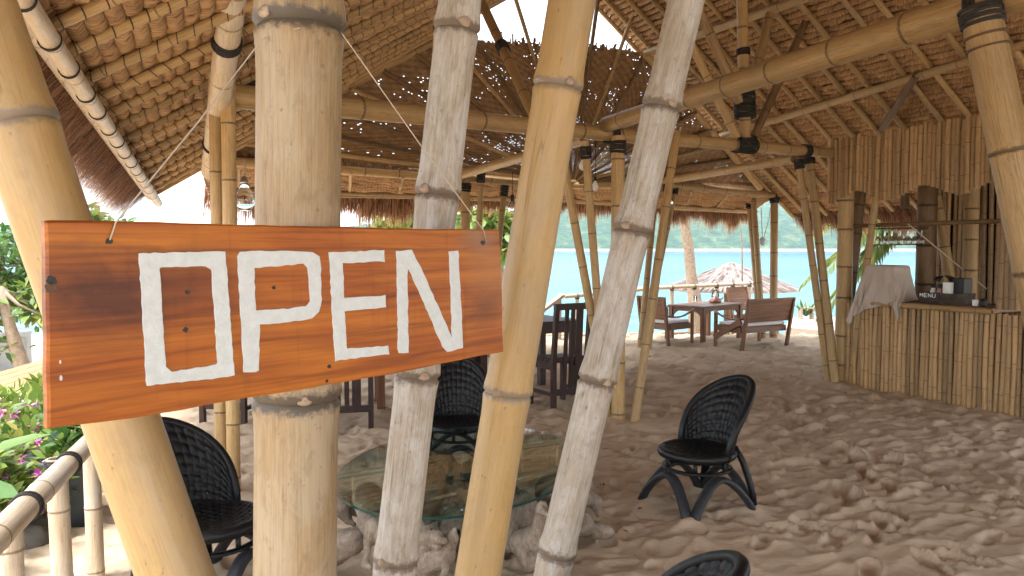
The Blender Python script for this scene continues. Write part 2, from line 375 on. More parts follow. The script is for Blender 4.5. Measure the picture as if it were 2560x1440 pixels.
def frame(p0, p1, roll=0.0):
    p0 = Vector(p0); p1 = Vector(p1); z = (p1 - p0).normalized()
    x = z.cross(Vector((0, 1, 0.13))).normalized(); y = z.cross(x)
    M = Matrix(((x.x, y.x, z.x, p0.x), (x.y, y.y, z.y, p0.y), (x.z, y.z, z.z, p0.z), (0, 0, 0, 1)))
    return M @ Matrix.Rotation(roll, 4, 'Z')
NODE = [(-0.030, 1.0, 0.0), (-0.012, 1.018, 0.2), (-0.004, 1.036, 0.7), (0.0, 0.985, 1.0), (0.004, 1.055, 0.95), (0.010, 1.048, 0.45), (0.026, 1.008, 0.1)]
def bamboo_mesh(name, L, r0, r1, mat, spacing=0.35, sides=14, bend=0.0, seed=0, nodes=None, ns=1.0, wob=0.0, cap=True):
    rnd = random.Random(seed); b = MB(); zs = []
    if nodes is None:
        nodes = []; z = rnd.uniform(0.3, 1.0) * spacing
        while z < L - 0.05: nodes.append(z); z += spacing * rnd.uniform(0.82, 1.18)
    k = (r0 + r1) / 2 / 0.05
    rings = [(0.0, 1.0, 0.0)]
    for z in nodes:
        for dz, rf, at in NODE:
            zz = z + dz * k * ns
            if rings[-1][0] < zz < L: rings.append((zz, 1 + (rf - 1) * ns, at))
    rings.append((L, 1.0, 0.0))
    full = [rings[0]]                                   # extra rings so that bends stay round
    for r in rings[1:]:
        gap = r[0] - full[-1][0]; n = int(gap / max(0.25, L / 12)) if bend else 0
        for i in range(n): full.append((full[-1][0] + gap / (n + 1), 1.0, 0.0))
        full.append(r)
    ph = rnd.uniform(0, 6.28); at = []; pk = rnd.uniform(0, 6.28)
    for z, rf, a in full:
        t = z / L; r = (r0 + (r1 - r0) * t) * rf; o = math.sin(t * math.pi) * bend
        j = 0
        for q in range(len(nodes)):
            if z > nodes[q]: j = q + 1
        ox = o * math.cos(ph) + wob * (1 if j % 2 else -1) * 0; oy = o * math.sin(ph)
        for s_ in range(sides):
            an = 2 * math.pi * s_ / sides
            rr = r * (1 + wob * math.cos(2 * an + pk)); zz = z + (wob * 0.15 * r * math.sin(an * 5 + j * 2.1) + wob * 0.12 * r * math.sin(an * 11 + j)) * (1 if a > 0.5 else 0)
            b.v.append((ox + rr * math.cos(an), oy + rr * math.sin(an), zz)); at.append(a)
    n = len(full)
    for i in range(n - 1):
        for s_ in range(sides):
            l = (s_ + 1) % sides; b.f.append((i * sides + s_, i * sides + l, (i + 1) * sides + l, (i + 1) * sides + s_))
    if cap:                                             # hollow ends
        for base, zz, flip in ((0, 0.0, True), ((n - 1) * sides, L, False)):
            o = len(b.v); rr = (r0 if flip else r1) * 0.72; dz = 0.03 if flip else -0.03
            for s_ in range(sides):
                x, y, z = b.v[base + s_]; b.v.append((x * 0.78, y * 0.78, z)); at.append(0.0)
            for s_ in range(sides):
                x, y, z = b.v[base + s_]; b.v.append((x * 0.74, y * 0.74, z + dz)); at.append(0.6)
            for s_ in range(sides):
                l = (s_ + 1) % sides
                for A, B in ((base, o), (o, o + sides)):
                    q = (A + s_, B + s_, B + l, A + l); b.f.append(q if not flip else q[::-1])
            q = tuple(o + sides + s_ for s_ in range(sides)); b.f.append(q if not flip else q[::-1])
    b.at['node'] = at
    me = b.mesh(name, mat, True)
    me.set_sharp_from_angle(angle=math.radians(50))
    return me
SEED = [0]
def bamboo(name, p0, p1, r0, r1, mat, parent, label=None, **kw):
    SEED[0] += 1; p0 = Vector(p0); p1 = Vector(p1)
    me = bamboo_mesh(name, (p1 - p0).length, r0, r1, MAT[mat], seed=SEED[0], **kw)
    o = bpy.data.objects.new(name, me); link(o, parent); o.matrix_basis = frame(p0, p1, random.uniform(0, 6.28))
    if label: o['label'] = label
    return o
def length_of(o): return max(v.co.z for v in o.data.vertices)
def lashing(pole, z, r, n=4, cr=0.008, mat='cord', tilt=0.0, name='lashing', spread=2.0):
    b = MB()
    for i in range(n):
        zz = z + (i - (n - 1) / 2) * cr * spread; t = tilt + random.uniform(-0.10, 0.10)
        b.tube([(math.cos(a) * r, math.sin(a) * r, zz + math.sin(a + i) * t * r) for a in [2 * math.pi * k / 18 for k in range(18)]], cr, 6, True)
    return b.build(name, MAT[mat], pole, True)
def wrap_at(pole, point, r, width=0.1, mat='cord', cr=0.008):
    """black binding round a pole at the place nearest to a world point"""
    z = (pole.matrix_basis.inverted() @ Vector(point)).z
    return lashing(pole, z, r, max(2, int(width / (cr * 1.7))), cr, mat, spread=1.7)
def lerp(a, b, t): return a + (b - a) * t

# ------------------------------------------------------------------ a cloth dropped over a box (settled here, used on the bar)
def settle_cloth():
    b = MB(); b.box((-.15, -.12, 0), (.20, .15, .37)); box = b.build('tmp_box', MAT['metal'], bevel=.02); box.modifiers.new('c', 'COLLISION'); box.collision.thickness_outer = .006; box.collision.cloth_friction = 12
    b = MB(); b.box((-.19, -.15, -.06), (.8, .4, 0)); tab = b.build('tmp_table', MAT['metal']); tab.modifiers.new('c', 'COLLISION'); tab.collision.thickness_outer = .006
    b = MB(); n, m = 52, 46
    for j in range(m + 1):
        for i in range(n + 1): b.v.append((-.60 + 1.22 * i / n, -.56 + 1.10 * j / m, .40 + .01 * math.sin(i * .7) * math.sin(j * .9)))
    for j in range(m):
        for i in range(n): k = j * (n + 1) + i; b.f.append((k, k + 1, k + n + 2, k + n + 1))
    cl = b.build('tmp_cloth', MAT['cloth'], None, True); cl.rotation_euler = (0, 0, .25); md = cl.modifiers.new('cloth', 'CLOTH'); st = md.settings; st.quality = 6; st.mass = .25; st.bending_stiffness = .8; st.tension_stiffness = 20; st.compression_stiffness = 20; st.shear_stiffness = 8
    md.collision_settings.distance_min = .006; md.collision_settings.use_self_collision = False; md.point_cache.frame_start = 1; md.point_cache.frame_end = 60
    for f in range(1, 46): scene.frame_set(f)
    dg = bpy.context.evaluated_depsgraph_get(); me = bpy.data.meshes.new_from_object(cl.evaluated_get(dg)); me.transform(cl.matrix_world)
    for o in (box, tab, cl): bpy.data.objects.remove(o)
    scene.frame_set(1); me.name = 'drape'; return me
CLOTH_MESH = settle_cloth()

# ------------------------------------------------------------------ ground, sea, far shore
def vnoise(x, y, seed=0):
    xi = np.floor(x).astype(np.int64); yi = np.floor(y).astype(np.int64); fx = x - xi; fy = y - yi
    fx = fx * fx * (3 - 2 * fx); fy = fy * fy * (3 - 2 * fy)
    def h(a, b):
        n = (a * 374761393 + b * 668265263 + seed * 1442695041) & 0x7fffffff
        n = ((n ^ (n >> 13)) * 1274126177) & 0x7fffffff
        return ((n ^ (n >> 16)) & 0xffff) / 65535.0
    return (h(xi, yi) * (1 - fx) + h(xi + 1, yi) * fx) * (1 - fy) + (h(xi, yi + 1) * (1 - fx) + h(xi + 1, yi + 1) * fx) * fy
def fbm(x, y, oct=4, seed=0):
    s = 0; a = 0.5
    for i in range(oct): s = s + a * vnoise(x * 2 ** i, y * 2 ** i, seed + i); a *= 0.5
    return s
def grid_obj(name, X, Y, Z, mat, smooth=True):
    n, m = X.shape; me = bpy.data.meshes.new(name)
    v = np.stack([X, Y, Z], -1).reshape(-1, 3).astype(np.float32)
    i = np.arange(n * m).reshape(n, m); q = np.stack([i[:-1, :-1], i[:-1, 1:], i[1:, 1:], i[1:, :-1]], -1).reshape(-1, 4)
    me.vertices.add(len(v)); me.vertices.foreach_set('co', v.ravel())
    me.loops.add(q.size); me.loops.foreach_set('vertex_index', q.ravel().astype(np.int32))
    me.polygons.add(len(q)); me.polygons.foreach_set('loop_start', (np.arange(len(q)) * 4).astype(np.int32))
    me.polygons.foreach_set('use_smooth', np.full(len(q), smooth)); me.materials.append(mat); me.update(); me.validate()
    o = bpy.data.objects.new(name, me); COL.objects.link(o); return o
EDGE = 14.3
def sand_floor():
    nr, nc = 420, 560
    d = 1.6 * (14.4 / 1.6) ** (np.arange(nr) / (nr - 1))
    a = np.linspace(-0.95, 0.90, nc)
    Y = np.repeat(d[:, None], nc, 1); X = Y * a[None, :]
    Z = (fbm(X * 0.9, Y * 0.9, 3, 5) - 0.45) * 0.07
    wx = X + 0.25 * fbm(X * 2, Y * 2, 2, 9); wy = Y + 0.25 * fbm(X * 2, Y * 2, 2, 19)
    def bowls(x, y, cell, seed):                     # trampled sand: shallow bowls that meet in sharp crests
        gx_, gy_ = x / cell, y / cell; ix, iy = np.floor(gx_).astype(np.int64), np.floor(gy_).astype(np.int64); best = np.full(x.shape, 9.0)
        for ox in (-1, 0, 1):
            for oy in (-1, 0, 1):
                hx = ((ix + ox) * 73856093 ^ (iy + oy) * 19349663 ^ seed) & 0xffffff; hx = (hx * 1103515245 + 12345) & 0x7fffffff; hy = (hx * 1103515245 + 12345) & 0x7fffffff; hz = (hy * 1103515245 + 12345) & 0x7fffffff
                dx = ix + ox + (hx % 1000) / 1000 - gx_; dy = iy + oy + (hy % 1000) / 1000 - gy_
                best = np.minimum(best, (dx * dx + dy * dy) * (.6 + (hz % 1000) / 1000))
        return np.minimum(best, 1.2)
    ang = 0.5; rx = wx * math.cos(ang) + wy * math.sin(ang); ry = -wx * math.sin(ang) + wy * math.cos(ang)
    amp = np.interp(Y, [2.5, 4.5, 7.5], [0.5, 0.85, 1.5]); Z += amp * (0.046 * bowls(rx * .7, ry * 1.35, .145, 7) + 0.010 * bowls(rx * 1.3, ry * .8, .062, 17) - .022)
    rid = 1 - np.abs(2 * vnoise(wx * 5.5, wy * 6.5, 31) - 1)
    rid2 = 1 - np.abs(2 * vnoise(wx * 11 + 3, wy * 12, 37) - 1)
    Z += 0.012 * rid ** 3 + 0.005 * rid2 ** 3
    calm = np.exp(-(((X - 0.7) / 1.5) ** 2 + ((Y - 2.9) / 0.8) ** 2))     # raked smoother by the glass table
    Z *= 1 - 0.65 * calm
    rnd = random.Random(3)
    for k in range(2200):
        y = rnd.uniform(1.6, 14.2) ** 1.0; x = y * rnd.uniform(-0.9, 0.85)
        if rnd.random() < 0.5 * math.exp(-(((x - 0.8) / 1.5) ** 2 + ((y - 3.0) / 0.9) ** 2)): continue
        ln = rnd.uniform(0.05, 0.13); wd = rnd.uniform(0.028, 0.055); dp = rnd.uniform(0.008, 0.026); an = rnd.uniform(0, 3.14)
        i0, i1 = np.searchsorted(d, [y - 0.33, y + 0.33])
        j0, j1 = np.searchsorted(a, [(x - 0.33) / y - 0.01, (x + 0.33) / y + 0.01])
        if i1 <= i0 or j1 <= j0: continue
        sx = X[i0:i1, j0:j1] - x; sy = Y[i0:i1, j0:j1] - y
        u = (sx * math.cos(an) + sy * math.sin(an)) / ln; w = (-sx * math.sin(an) + sy * math.cos(an)) / wd
        r = np.sqrt(u * u + w * w)
        Z[i0:i1, j0:j1] += -dp * (1 / (1 + np.exp((r - 1) * 7))) + dp * 0.55 * np.exp(-((r - 1.35) / 0.3) ** 2) * (0.6 + 0.4 * np.sin(an * 9 + u))
    for (x0, y0, hd, n) in ((.9, 2.4, 1.05, 11), (2.6, 3.6, 2.5, 9), (1.8, 3.0, 1.35, 13), (2.0, 5.4, .3, 7), (1.6, 6.0, 1.7, 9), (-.6, 5.6, 1.2, 8), (3.0, 4.6, 1.9, 10)):      # walked trails
        for k in range(n):
            s_ = 1 if k % 2 else -1; x = x0 + math.cos(hd) * k * .36 - math.sin(hd) * s_ * .10; y = y0 + math.sin(hd) * k * .36 + math.cos(hd) * s_ * .10; an = hd + rnd.uniform(-.2, .2) + s_ * -.12
            i0, i1 = np.searchsorted(d, [y - .3, y + .3]); j0, j1 = np.searchsorted(a, [(x - .3) / max(y, 1.6) - .02, (x + .3) / max(y, 1.6) + .02])
            if y < 1.7 or i1 <= i0 or j1 <= j0: continue
            sx = X[i0:i1, j0:j1] - x; sy = Y[i0:i1, j0:j1] - y; u = (sx * math.cos(an) + sy * math.sin(an)); w = (-sx * math.sin(an) + sy * math.cos(an)); wd = .048 + .012 * np.clip(u / .13, -1, 1) - .014 * np.exp(-((u + .01) / .04) ** 2)
            r = np.sqrt((u / .135) ** 2 + (w / wd) ** 2); ins = 1 / (1 + np.exp((r - 1) * 14))
            Z[i0:i1, j0:j1] = Z[i0:i1, j0:j1] * (1 - .75 * ins) - .026 * ins - .010 * ins * np.clip(u / .13, -.3, 1) + .014 * np.exp(-((r - 1.22) / .16) ** 2)
    Z += 0.004 * (fbm(X * 26, Y * 26, 2, 71) - 0.4)
    Z -= 0.036
    edge = np.clip((Y - 13.9) / 0.5, 0, 1); Z -= 0.10 * edge
    for px, py, r in POSTFEET:                      # the sand banks up round posts and legs
        i0, i1 = np.searchsorted(d, [py - 0.5, py + 0.5])
        q = np.hypot(X[i0:i1] - px, Y[i0:i1] - py); Z[i0:i1] = Z[i0:i1] * (1 - 0.5 * np.exp(-(q / (r * 2)) ** 2)) + 0.018 * np.exp(-(q / r) ** 2)
    return tag(grid_obj('sand_floor', X, Y, Z, MAT['sand']), kind='structure')
POSTFEET = []
# the beach: one large sheet that runs down under the sea
gy = np.concatenate([np.linspace(-30, 14.0, 40), [14.35, 14.7, 15.2, 16.5, 18, 22, 28, 36, 60, 140]]); gx = np.linspace(-70, 70, 71)
GY = np.repeat(gy[:, None], len(gx), 1); GX = np.repeat(gx[None, :], len(gy), 0)
GZ = np.interp(GY, [-30, 14.35, 14.7, 15.2, 22, 28, 36, 140], [-0.14, -0.14, -0.9, -1.25, -1.55, -1.85, -2.6, -8]) + 0.04 * fbm(GX, GY, 3, 3)
tag(grid_obj('beach', GX, GY, GZ, MAT['sand']), kind='structure')
SEA_Z = -1.8
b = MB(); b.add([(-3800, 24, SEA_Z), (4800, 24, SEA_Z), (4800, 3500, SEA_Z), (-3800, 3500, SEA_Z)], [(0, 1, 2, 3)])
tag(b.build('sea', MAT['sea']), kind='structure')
def ridge(name, d0, depth, x0, x1, hfun, mat, nx=340, ny=26, rough=6.0, seed=1, cell=14.0):
    xs = np.linspace(x0, x1, nx); t = np.linspace(0, 1, ny)
    X = np.repeat(xs[None, :], ny, 0); Y = d0 + depth * np.repeat(t[:, None], nx, 1) + 60 * (fbm(X / 300, X * 0, 3, seed) - 0.5)
    prof = np.minimum(1, t / 0.85) ** 0.75
    H = hfun(X) * (0.8 + 0.4 * fbm(X / 120, Y / 120, 3, seed + 3))
    Z = SEA_Z - 1 + prof[:, None] * H + rough * np.minimum(1, t * 8)[:, None] * (0.35 + fbm(X / cell, Y / cell, 3, seed + 8))
    Z[0] = SEA_Z - 1
    return tag(grid_obj(name, X, Y, Z, mat), kind='structure')
ridge('far_shore_hills', 1040, 420, -1500, 1500, lambda x: np.interp(x, [-1500, -700, -450, -200, 0, 120, 300, 600, 1500], [30, 34, 30, 42, 62, 86, 92, 74, 60]), MAT['hill'], 700, 30, 9, 4, 11)
ridge('far_mountain', 1900, 1500, -2600, 3600, lambda x: np.interp(x, [-2600, -900, -200, 200, 700, 1300, 2200, 3600], [20, 24, 60, 240, 380, 430, 330, 200]), MAT['mount'], 360, 30, 26, 11, 45)

# ------------------------------------------------------------------ pavilion: roof
PAV = thing('thatched_pavilion', 'open bamboo beach pavilion with thatched roof over a sand floor', 'pavilion')
E1 = P(375, 480, 8.15); E0 = P(60, 0, 2.8); E0x = E1 + (E0 - E1) * 1.80  # unseen near end of the roof lengthened to shade the entrance posts
R1 = P(1400, -89, 10.0); AX = Vector((0.326, -0.946, 0)); R0 = R1 + AX * 13.5; R0.z = 4.0
CC = P(1930, 480, 13.0); C1 = R1 + (CC - R1) * 1.12; C0 = C1 + AX * 15.0; C0.z = 2.2
def bil(a, b, c, d): return lambda u, v: (a * (1 - u) + b * u) * (1 - v) + (c * (1 - u) + d * u) * v
LS = bil(E1, E0x, R1, R0)            # left slope: u far->near, v eave->ridge
RS = bil(C1, C0, R1, R0)             # right slope
def pnorm(S, u, v, up=True):
    a = S(min(u + .01, 1), v) - S(max(u - .01, 0), v); b_ = S(u, min(v + .01, 1)) - S(u, max(v - .01, 0)); n = a.cross(b_).normalized()
    return n if n.z > 0 else -n
def roof_slab(name, S, parent, off, th, ext=(0, 0, 0, 0), nu=14, nv=10, mat='thatchskin'):
    b = MB(); us = np.linspace(-ext[0], 1 + ext[1], nu); vs_ = np.linspace(-ext[2], 1 + ext[3], nv)
    for k in (off, off + th):
        for v in vs_:
            for u in us: b.v.append(tuple(S(u, v) + pnorm(S, 0.5, 0.5) * (k + random.uniform(-.01, .01))))
    A = nu * nv; I = lambda k, j, i: k * A + j * nu + i
    for j in range(nv - 1):
        for i in range(nu - 1):
            b.f.append((I(0, j, i), I(0, j + 1, i), I(0, j + 1, i + 1), I(0, j, i + 1))); b.f.append((I(1, j, i), I(1, j, i + 1), I(1, j + 1, i + 1), I(1, j + 1, i)))
    for j in range(nv - 1):
        for i in (0, nu - 1): b.f.append((I(0, j, i), I(1, j, i), I(1, j + 1, i), I(0, j + 1, i)))
    for i in range(nu - 1):
        for j in (0, nv - 1): b.f.append((I(0, j, i), I(0, j, i + 1), I(1, j, i + 1), I(1, j, i)))
    return b.build(name, MAT[mat], parent, True)
def thatch_row(S, v, parent, nraf, amp, L, width, step=0.045, u0=0.0, u1=1.0, seed=0, lumpy=.28):
    """one roll of folded grass running along the roof, pinched where it is tied to each rafter"""
    rnd = random.Random(seed); n = int(L / step); b = MB(); nu_ = pnorm(S, .5, .5); K = 5
    ph = rnd.uniform(0, 900)
    for i in range(n + 1):
        u = u0 + (u1 - u0) * i / n; c = S(u, v); dv = (S(u, min(1, v + .02)) - S(u, max(0, v - .02))).normalized()
        pin = abs(math.sin(math.pi * u * nraf)) ** 0.45
        lump = 1 + lumpy * 1.6 * mnoise.noise(Vector((i * .33, ph, 0))) + lumpy * mnoise.noise(Vector((i * .9, ph, 5))) + rnd.uniform(-.06, .06); sagv = .012 * mnoise.noise(Vector((i * .05, ph * .01, v * 3)))
        a = amp * (0.35 + 0.65 * pin) * lump
        for k in range(K):
            t = k / (K - 1); ang = math.pi * (0.04 + 0.92 * t)
            sag = 0.35 * (1 - t)                      # bulge hangs toward the lower side
            p = c + dv * (-math.cos(ang) * width * (0.5 + 0.06 * lump) - sag * width * 0.3) - nu_ * (math.sin(ang) * a + sagv)
            b.v.append(tuple(p)); b.uv.append((u * L / 4, v * 20 + t * width * 4))
    for i in range(n):
        for k in range(K - 1): b.f.append((i * K + k, (i + 1) * K + k, (i + 1) * K + k + 1, i * K + k + 1))
    return b.build('thatch_row', MAT['thatch'], parent, True)
LEN_L = (E0x - E1).length; LEN_R = (C0 - C1).length
SL_L = (R1 - E1).length; SL_R = (R1 - C1).length
NL, NR = round(LEN_L / 0.40), round(LEN_R / 0.44)
roofL = roof_slab('thatch_roof', LS, PAV, 0.03, 0.16, (0, 0, 0.02, 0.02))
roofL['label'] = 'steep thatched slope with close bamboo rafters and an eave pole'
roofR = roof_slab('thatch_roof', RS, PAV, 0.03, 0.16, (0, 0, 0.03, 0.02))
roofR['label'] = 'long thatched slope above the bar with rows of grass rolls'
nrow = int(SL_L / 0.088)
for i in range(nrow): thatch_row(LS, (i + .5) / nrow, roofL, NL, 0.05, LEN_L, 0.085, 0.04, seed=i)
nrow = int(SL_R / 0.090)
for i in range(nrow): thatch_row(RS, (i + .5) / nrow, roofR, NR, 0.05, LEN_R, 0.052, 0.045, u1=0.6, seed=500 + i, lumpy=.3)
NLv, NRv = pnorm(LS, .5, .5), pnorm(RS, .5, .5)
for k in range(NL + 1):
    u = min(1, max(0, (k + random.uniform(-.12, .12)) / NL))
    if k == 0: u = 0.004
    a = LS(u, -0.005) - NLv * 0.045; c = LS(u, 0.99) - NLv * 0.045
    raf = bamboo('rafter', a, c, 0.026, 0.022, 'tan', roofL, spacing=0.33, sides=10)
    z = 0.10
    b = MB()
    while z < min(4.2, length_of(raf)) and k > 1:       # tied to every roll of thatch
        b.tube([(math.cos(q) * 0.0275, math.sin(q) * 0.0275, z + 0.012 * math.sin(q + k)) for q in [math.pi * 2 * j / 10 for j in range(10)]], 0.0032, 4, True)
        z += 0.088 + random.uniform(-.012, .012)
    if b.v:
        o = tag(b.build('rafter_tie', MAT['browncord'], roofL, True), kind='stuff'); o.matrix_basis = raf.matrix_basis.copy()
for k in range(NR + 1):
    u = min(1, max(0, (k + random.uniform(-.1, .1)) / NR))
    if u > 0.62: continue
    a = RS(max(u, 0.004), -0.01) - NRv * 0.055; c = RS(max(u, 0.004), 0.99) - NRv * 0.055
    bamboo('rafter', a, c, 0.033, 0.028, 'tan', roofR, spacing=0.4, sides=10, bend=0.02)
# eave pole pair on the left, bound with cord
ea = E1 - NLv * 0.10 + Vector((0.02, 0, 0)); eb = E0x - NLv * 0.10
eo = (E1 - E0).normalized() * 0.25
ep = bamboo('eave_pole', eb, ea + eo, 0.034, 0.044, 'pale', PAV, spacing=0.42, sides=16)
ep2 = bamboo('eave_pole', eb + Vector((-0.055, -.02, 0.035)), ea + Vector((-0.06, -.02, 0.035)), 0.03, 0.034, 'pale', PAV, spacing=0.5, sides=14)
z = 0.5
while z < LEN_L - 0.2:
    lashing(ep, z, 0.0425, 2, 0.0028, 'cord', 0.35); z += 0.43 * random.uniform(.9, 1.1)
# thatch overhang and fringes (loose strands nobody could count)
def fringe(name, A, B, out, n, lo, hi, parent, layers=0.1, droop=0.5, width=0.004, mat='strand', back=0.15, clump=0.0):
    b = MB(); tone = []; out = Vector(out); seg = B - A; side = seg.normalized()
    cl = [random.uniform(0.45, 1.25) for _ in range(400)]
    for i in range(n):
        t = random.random(); q = t * seg.length / 0.16; ci = int(q); f_ = q - ci
        cf = 1 + clump * ((cl[ci % 400] * (1 - f_) + cl[(ci + 1) % 400] * f_) - 1)
        p = A + seg * t - out.normalized() * random.uniform(0, back) + Vector((0, 0, random.uniform(-layers, layers) * 0.5))
        L = random.uniform(lo, hi) * cf; d = (out.normalized() + side * random.gauss(0, .16) + Vector((0, 0, random.gauss(-.03, .10)))).normalized()
        w = side * width * random.uniform(.6, 1.5) * 0.5
        d2 = (d + Vector((0, 0, -droop * random.uniform(.5, 1.4))) + side * random.gauss(0, .1)).normalized(); d3 = (d2 + Vector((0, 0, -droop * random.uniform(0, .9)))).normalized()
        m1 = p + d * L * .45; m2 = m1 + d2 * L * .32; e = m2 + d3 * L * .23
        o = len(b.v); b.v += [tuple(p - w), tuple(p + w), tuple(m1 + w), tuple(m1 - w), tuple(m2 + w * .8), tuple(m2 - w * .8), tuple(e)]
        b.f += [(o, o + 1, o + 2, o + 3), (o + 3, o + 2, o + 4, o + 5), (o + 5, o + 4, o + 6)]
        tn = random.random() ** 1.3; tone += [tn * .8] * 4 + [tn * .9 + .05] * 2 + [min(1, tn + .3)]  # paler tips: light on the strand ends painted into the tone
    b.at['tone'] = tone
    return tag(b.build(name, MAT[mat], parent), kind='stuff')
outL = (E1 - R1).normalized()
fringe('thatch_fringe', E1 + NLv * 0.05 + outL * -.02, E0x + NLv * 0.05, outL + Vector((0, 0, 0.05)), 15000, 0.35, 0.62, PAV, 0.18, 0.4, 0.0085, back=0.25)
outR = (C1 - R1).normalized()
fringe('thatch_fringe', C1 + NRv * .03, lerp(C1, C0, .4), outR, 5200, 0.38, 0.75, PAV, 0.12, 0.9, 0.010, clump=0.8)
# far edge of both slopes: short cut grass ends
fringe('thatch_fringe', lerp(E1, R1, .02) + NLv * .06, lerp(E1, R1, .93) + NLv * .06, Vector((-.5, 1, 0)), 5200, 0.08, 0.2, PAV, 0.1, 0.3, 0.006, back=0.2)
fringe('thatch_fringe', lerp(C1, R1, .1) + NRv * .06, lerp(C1, R1, .93) + NRv * .06, Vector((-.4, 1, 0)), 4200, 0.08, 0.2, PAV, 0.1, 0.3, 0.006, back=0.2)
# purlins and the ridge under the right slope
n0 = RS(0, 0); n1 = RS(1, 0); n2 = RS(0, 1)
offp = NRv * -0.13
def onR(px, py, off=-0.12): return onplane(px, py, RS(0, .2) + NRv * off, RS(.4, .2) + NRv * off, RS(.2, .8) + NRv * off)
def onL(px, py, off=-0.1): return onplane(px, py, LS(0, .1) + NLv * off, LS(.5, .1) + NLv * off, LS(.2, .7) + NLv * off)
bamboo('purlin', onR(1612, 398), onR(2640, 86), 0.05, 0.042, 'tan', PAV, spacing=.5)
bamboo('purlin', onR(1615, 133), onR(2100, -35), 0.05, 0.045, 'tan', PAV, spacing=.5)
bamboo('purlin', P(857, 214, 8.7), P(1085, -25, 6.6), 0.05, 0.045, 'yellow', PAV, spacing=.5)

# ------------------------------------------------------------------ pavilion: posts and beams
YEL = 'honey yellow bamboo post leaning beside the wooden sign'
def post(name, px0, py0, px1, py1, d0, d1, r0, r1, mat, label=None, ground=True, **kw):
    a = P(px0, py0, d0); c = P(px1, py1, d1)
    if ground:                                     # carry the line on down into the sand
        t = (a.z + 0.12) / (c.z - a.z); a = a - (c - a) * t; POSTFEET.append((a.x, a.y, max(r0 * 2.2, .1)))
    o = bamboo(name, a, c, r0, r1, mat, PAV, label, **kw); return o
# cluster at the entrance, just behind the sign
def fgpost(pts, d0, d1, ztop, r0, r1, mat, label, nodes_px, **kw):
    (xa, ya), (xb, yb) = pts; a = P(xa, ya, d0); c = P(xb, yb, d1)
    dirv = (c - a); g = a - dirv * ((a.z + .12) / dirv.z); t = a + dirv * ((ztop - a.z) / dirv.z)
    n = dirv.normalized(); nodes = []
    for (nx, ny) in nodes_px:                       # joints measured on the photograph
        f_ = (ny - ya) / (yb - ya); dd = 1 / (1 / d0 * (1 - f_) + 1 / d1 * f_); p = P(nx, ny, dd); nodes.append((p - g).dot(n))
    L = (t - g).length; sp = kw.pop('sp', .42)
    lo = min(nodes) - sp
    while lo > .05: nodes.append(lo); lo -= sp
    hi = max(nodes) + sp
    while hi < L - .05: nodes.append(hi); hi += sp
    o = bamboo('post', g, t, r0, r1, mat, PAV, label, nodes=sorted(nodes), sides=48, wob=0.02, **kw); POSTFEET.append((g.x, g.y, .15))
    for k, zn in enumerate(sorted(nodes)):             # a bud scar at every joint, sides alternating towards and away from the door
        if not 0.9 < zn < 2.2: continue
        rz = r0 + (r1 - r0) * zn / L; mb = MB(); ang = math.radians(-90 + (25 if k % 2 else -30)) ; Mi = o.matrix_basis.inverted().to_3x3()
        dl_ = Mi @ Vector((math.cos(ang), math.sin(ang), 0)); dl_.z = 0; dl_.normalize(); sd_ = Vector((-dl_.y, dl_.x, 0)); rows = 6; sg_ = 10; c_ = dl_ * (rz * 1.0) + Vector((0, 0, zn + .010))
        for a_ in range(rows):
            f_ = a_ / (rows - 1); rr_ = .0135 * math.cos(f_ * 1.5) * (1 + .25 * math.sin(a_ * 2 + k))
            for b_ in range(sg_): q_ = 2 * math.pi * b_ / sg_; mb.v.append(tuple(c_ + (sd_ * math.cos(q_) * (.9 + .2 * math.sin(q_ * 3 + k)) + Vector((0, 0, 1)) * math.sin(q_) * .75) * rr_ + dl_ * (.0085 * f_ ** .6 + .001)))
        for a_ in range(rows - 1):
            for b_ in range(sg_): e_ = (b_ + 1) % sg_; mb.f.append((a_ * sg_ + b_, a_ * sg_ + e_, (a_ + 1) * sg_ + e_, (a_ + 1) * sg_ + b_))
        mb.build('bud_scar', MAT['bark'], o, True)
    return o
fgpost([(440, 1440), (76, 400)], 1.40, 1.40, 2.75, 0.061, 0.066, 'yellow', 'honey yellow bamboo post leaning away behind the left end of the sign', [(48, 318)], ns=1.5, sp=.93)
bigpost = fgpost([(738, 1440), (750, 0)], 1.30, 1.30, 3.0, 0.0695, 0.0715, 'big', 'thick upright tan bamboo post directly behind the sign', [(752, 75), (740, 995)], ns=1.7)
fgpost([(985, 1440), (1150, 0)], 1.62, 1.62, 3.1, 0.0445, 0.042, 'grey', 'mottled silver grey bamboo post between the thick post and yellow post', [(1122, 75), (1100, 490), (1035, 940), (975, 1400)], ns=2.1, sp=.33)
fgpost([(1194, 1440), (1430, 0)], 1.82, 1.82, 3.2, 0.0545, 0.054, 'yellow', 'honey yellow bamboo post at the right end of the sign', [(1390, 220), (1262, 983)], ns=1.6, sp=.62)
fgpost([(1378, 1440), (1716, 0)], 2.05, 2.05, 3.2, 0.0475, 0.0455, 'grey', 'weathered grey bamboo post crossing in front of the dark dining chair', [(1650, 270), (1585, 580), (1495, 955), (1382, 1383)], ns=2.3, sp=.38)
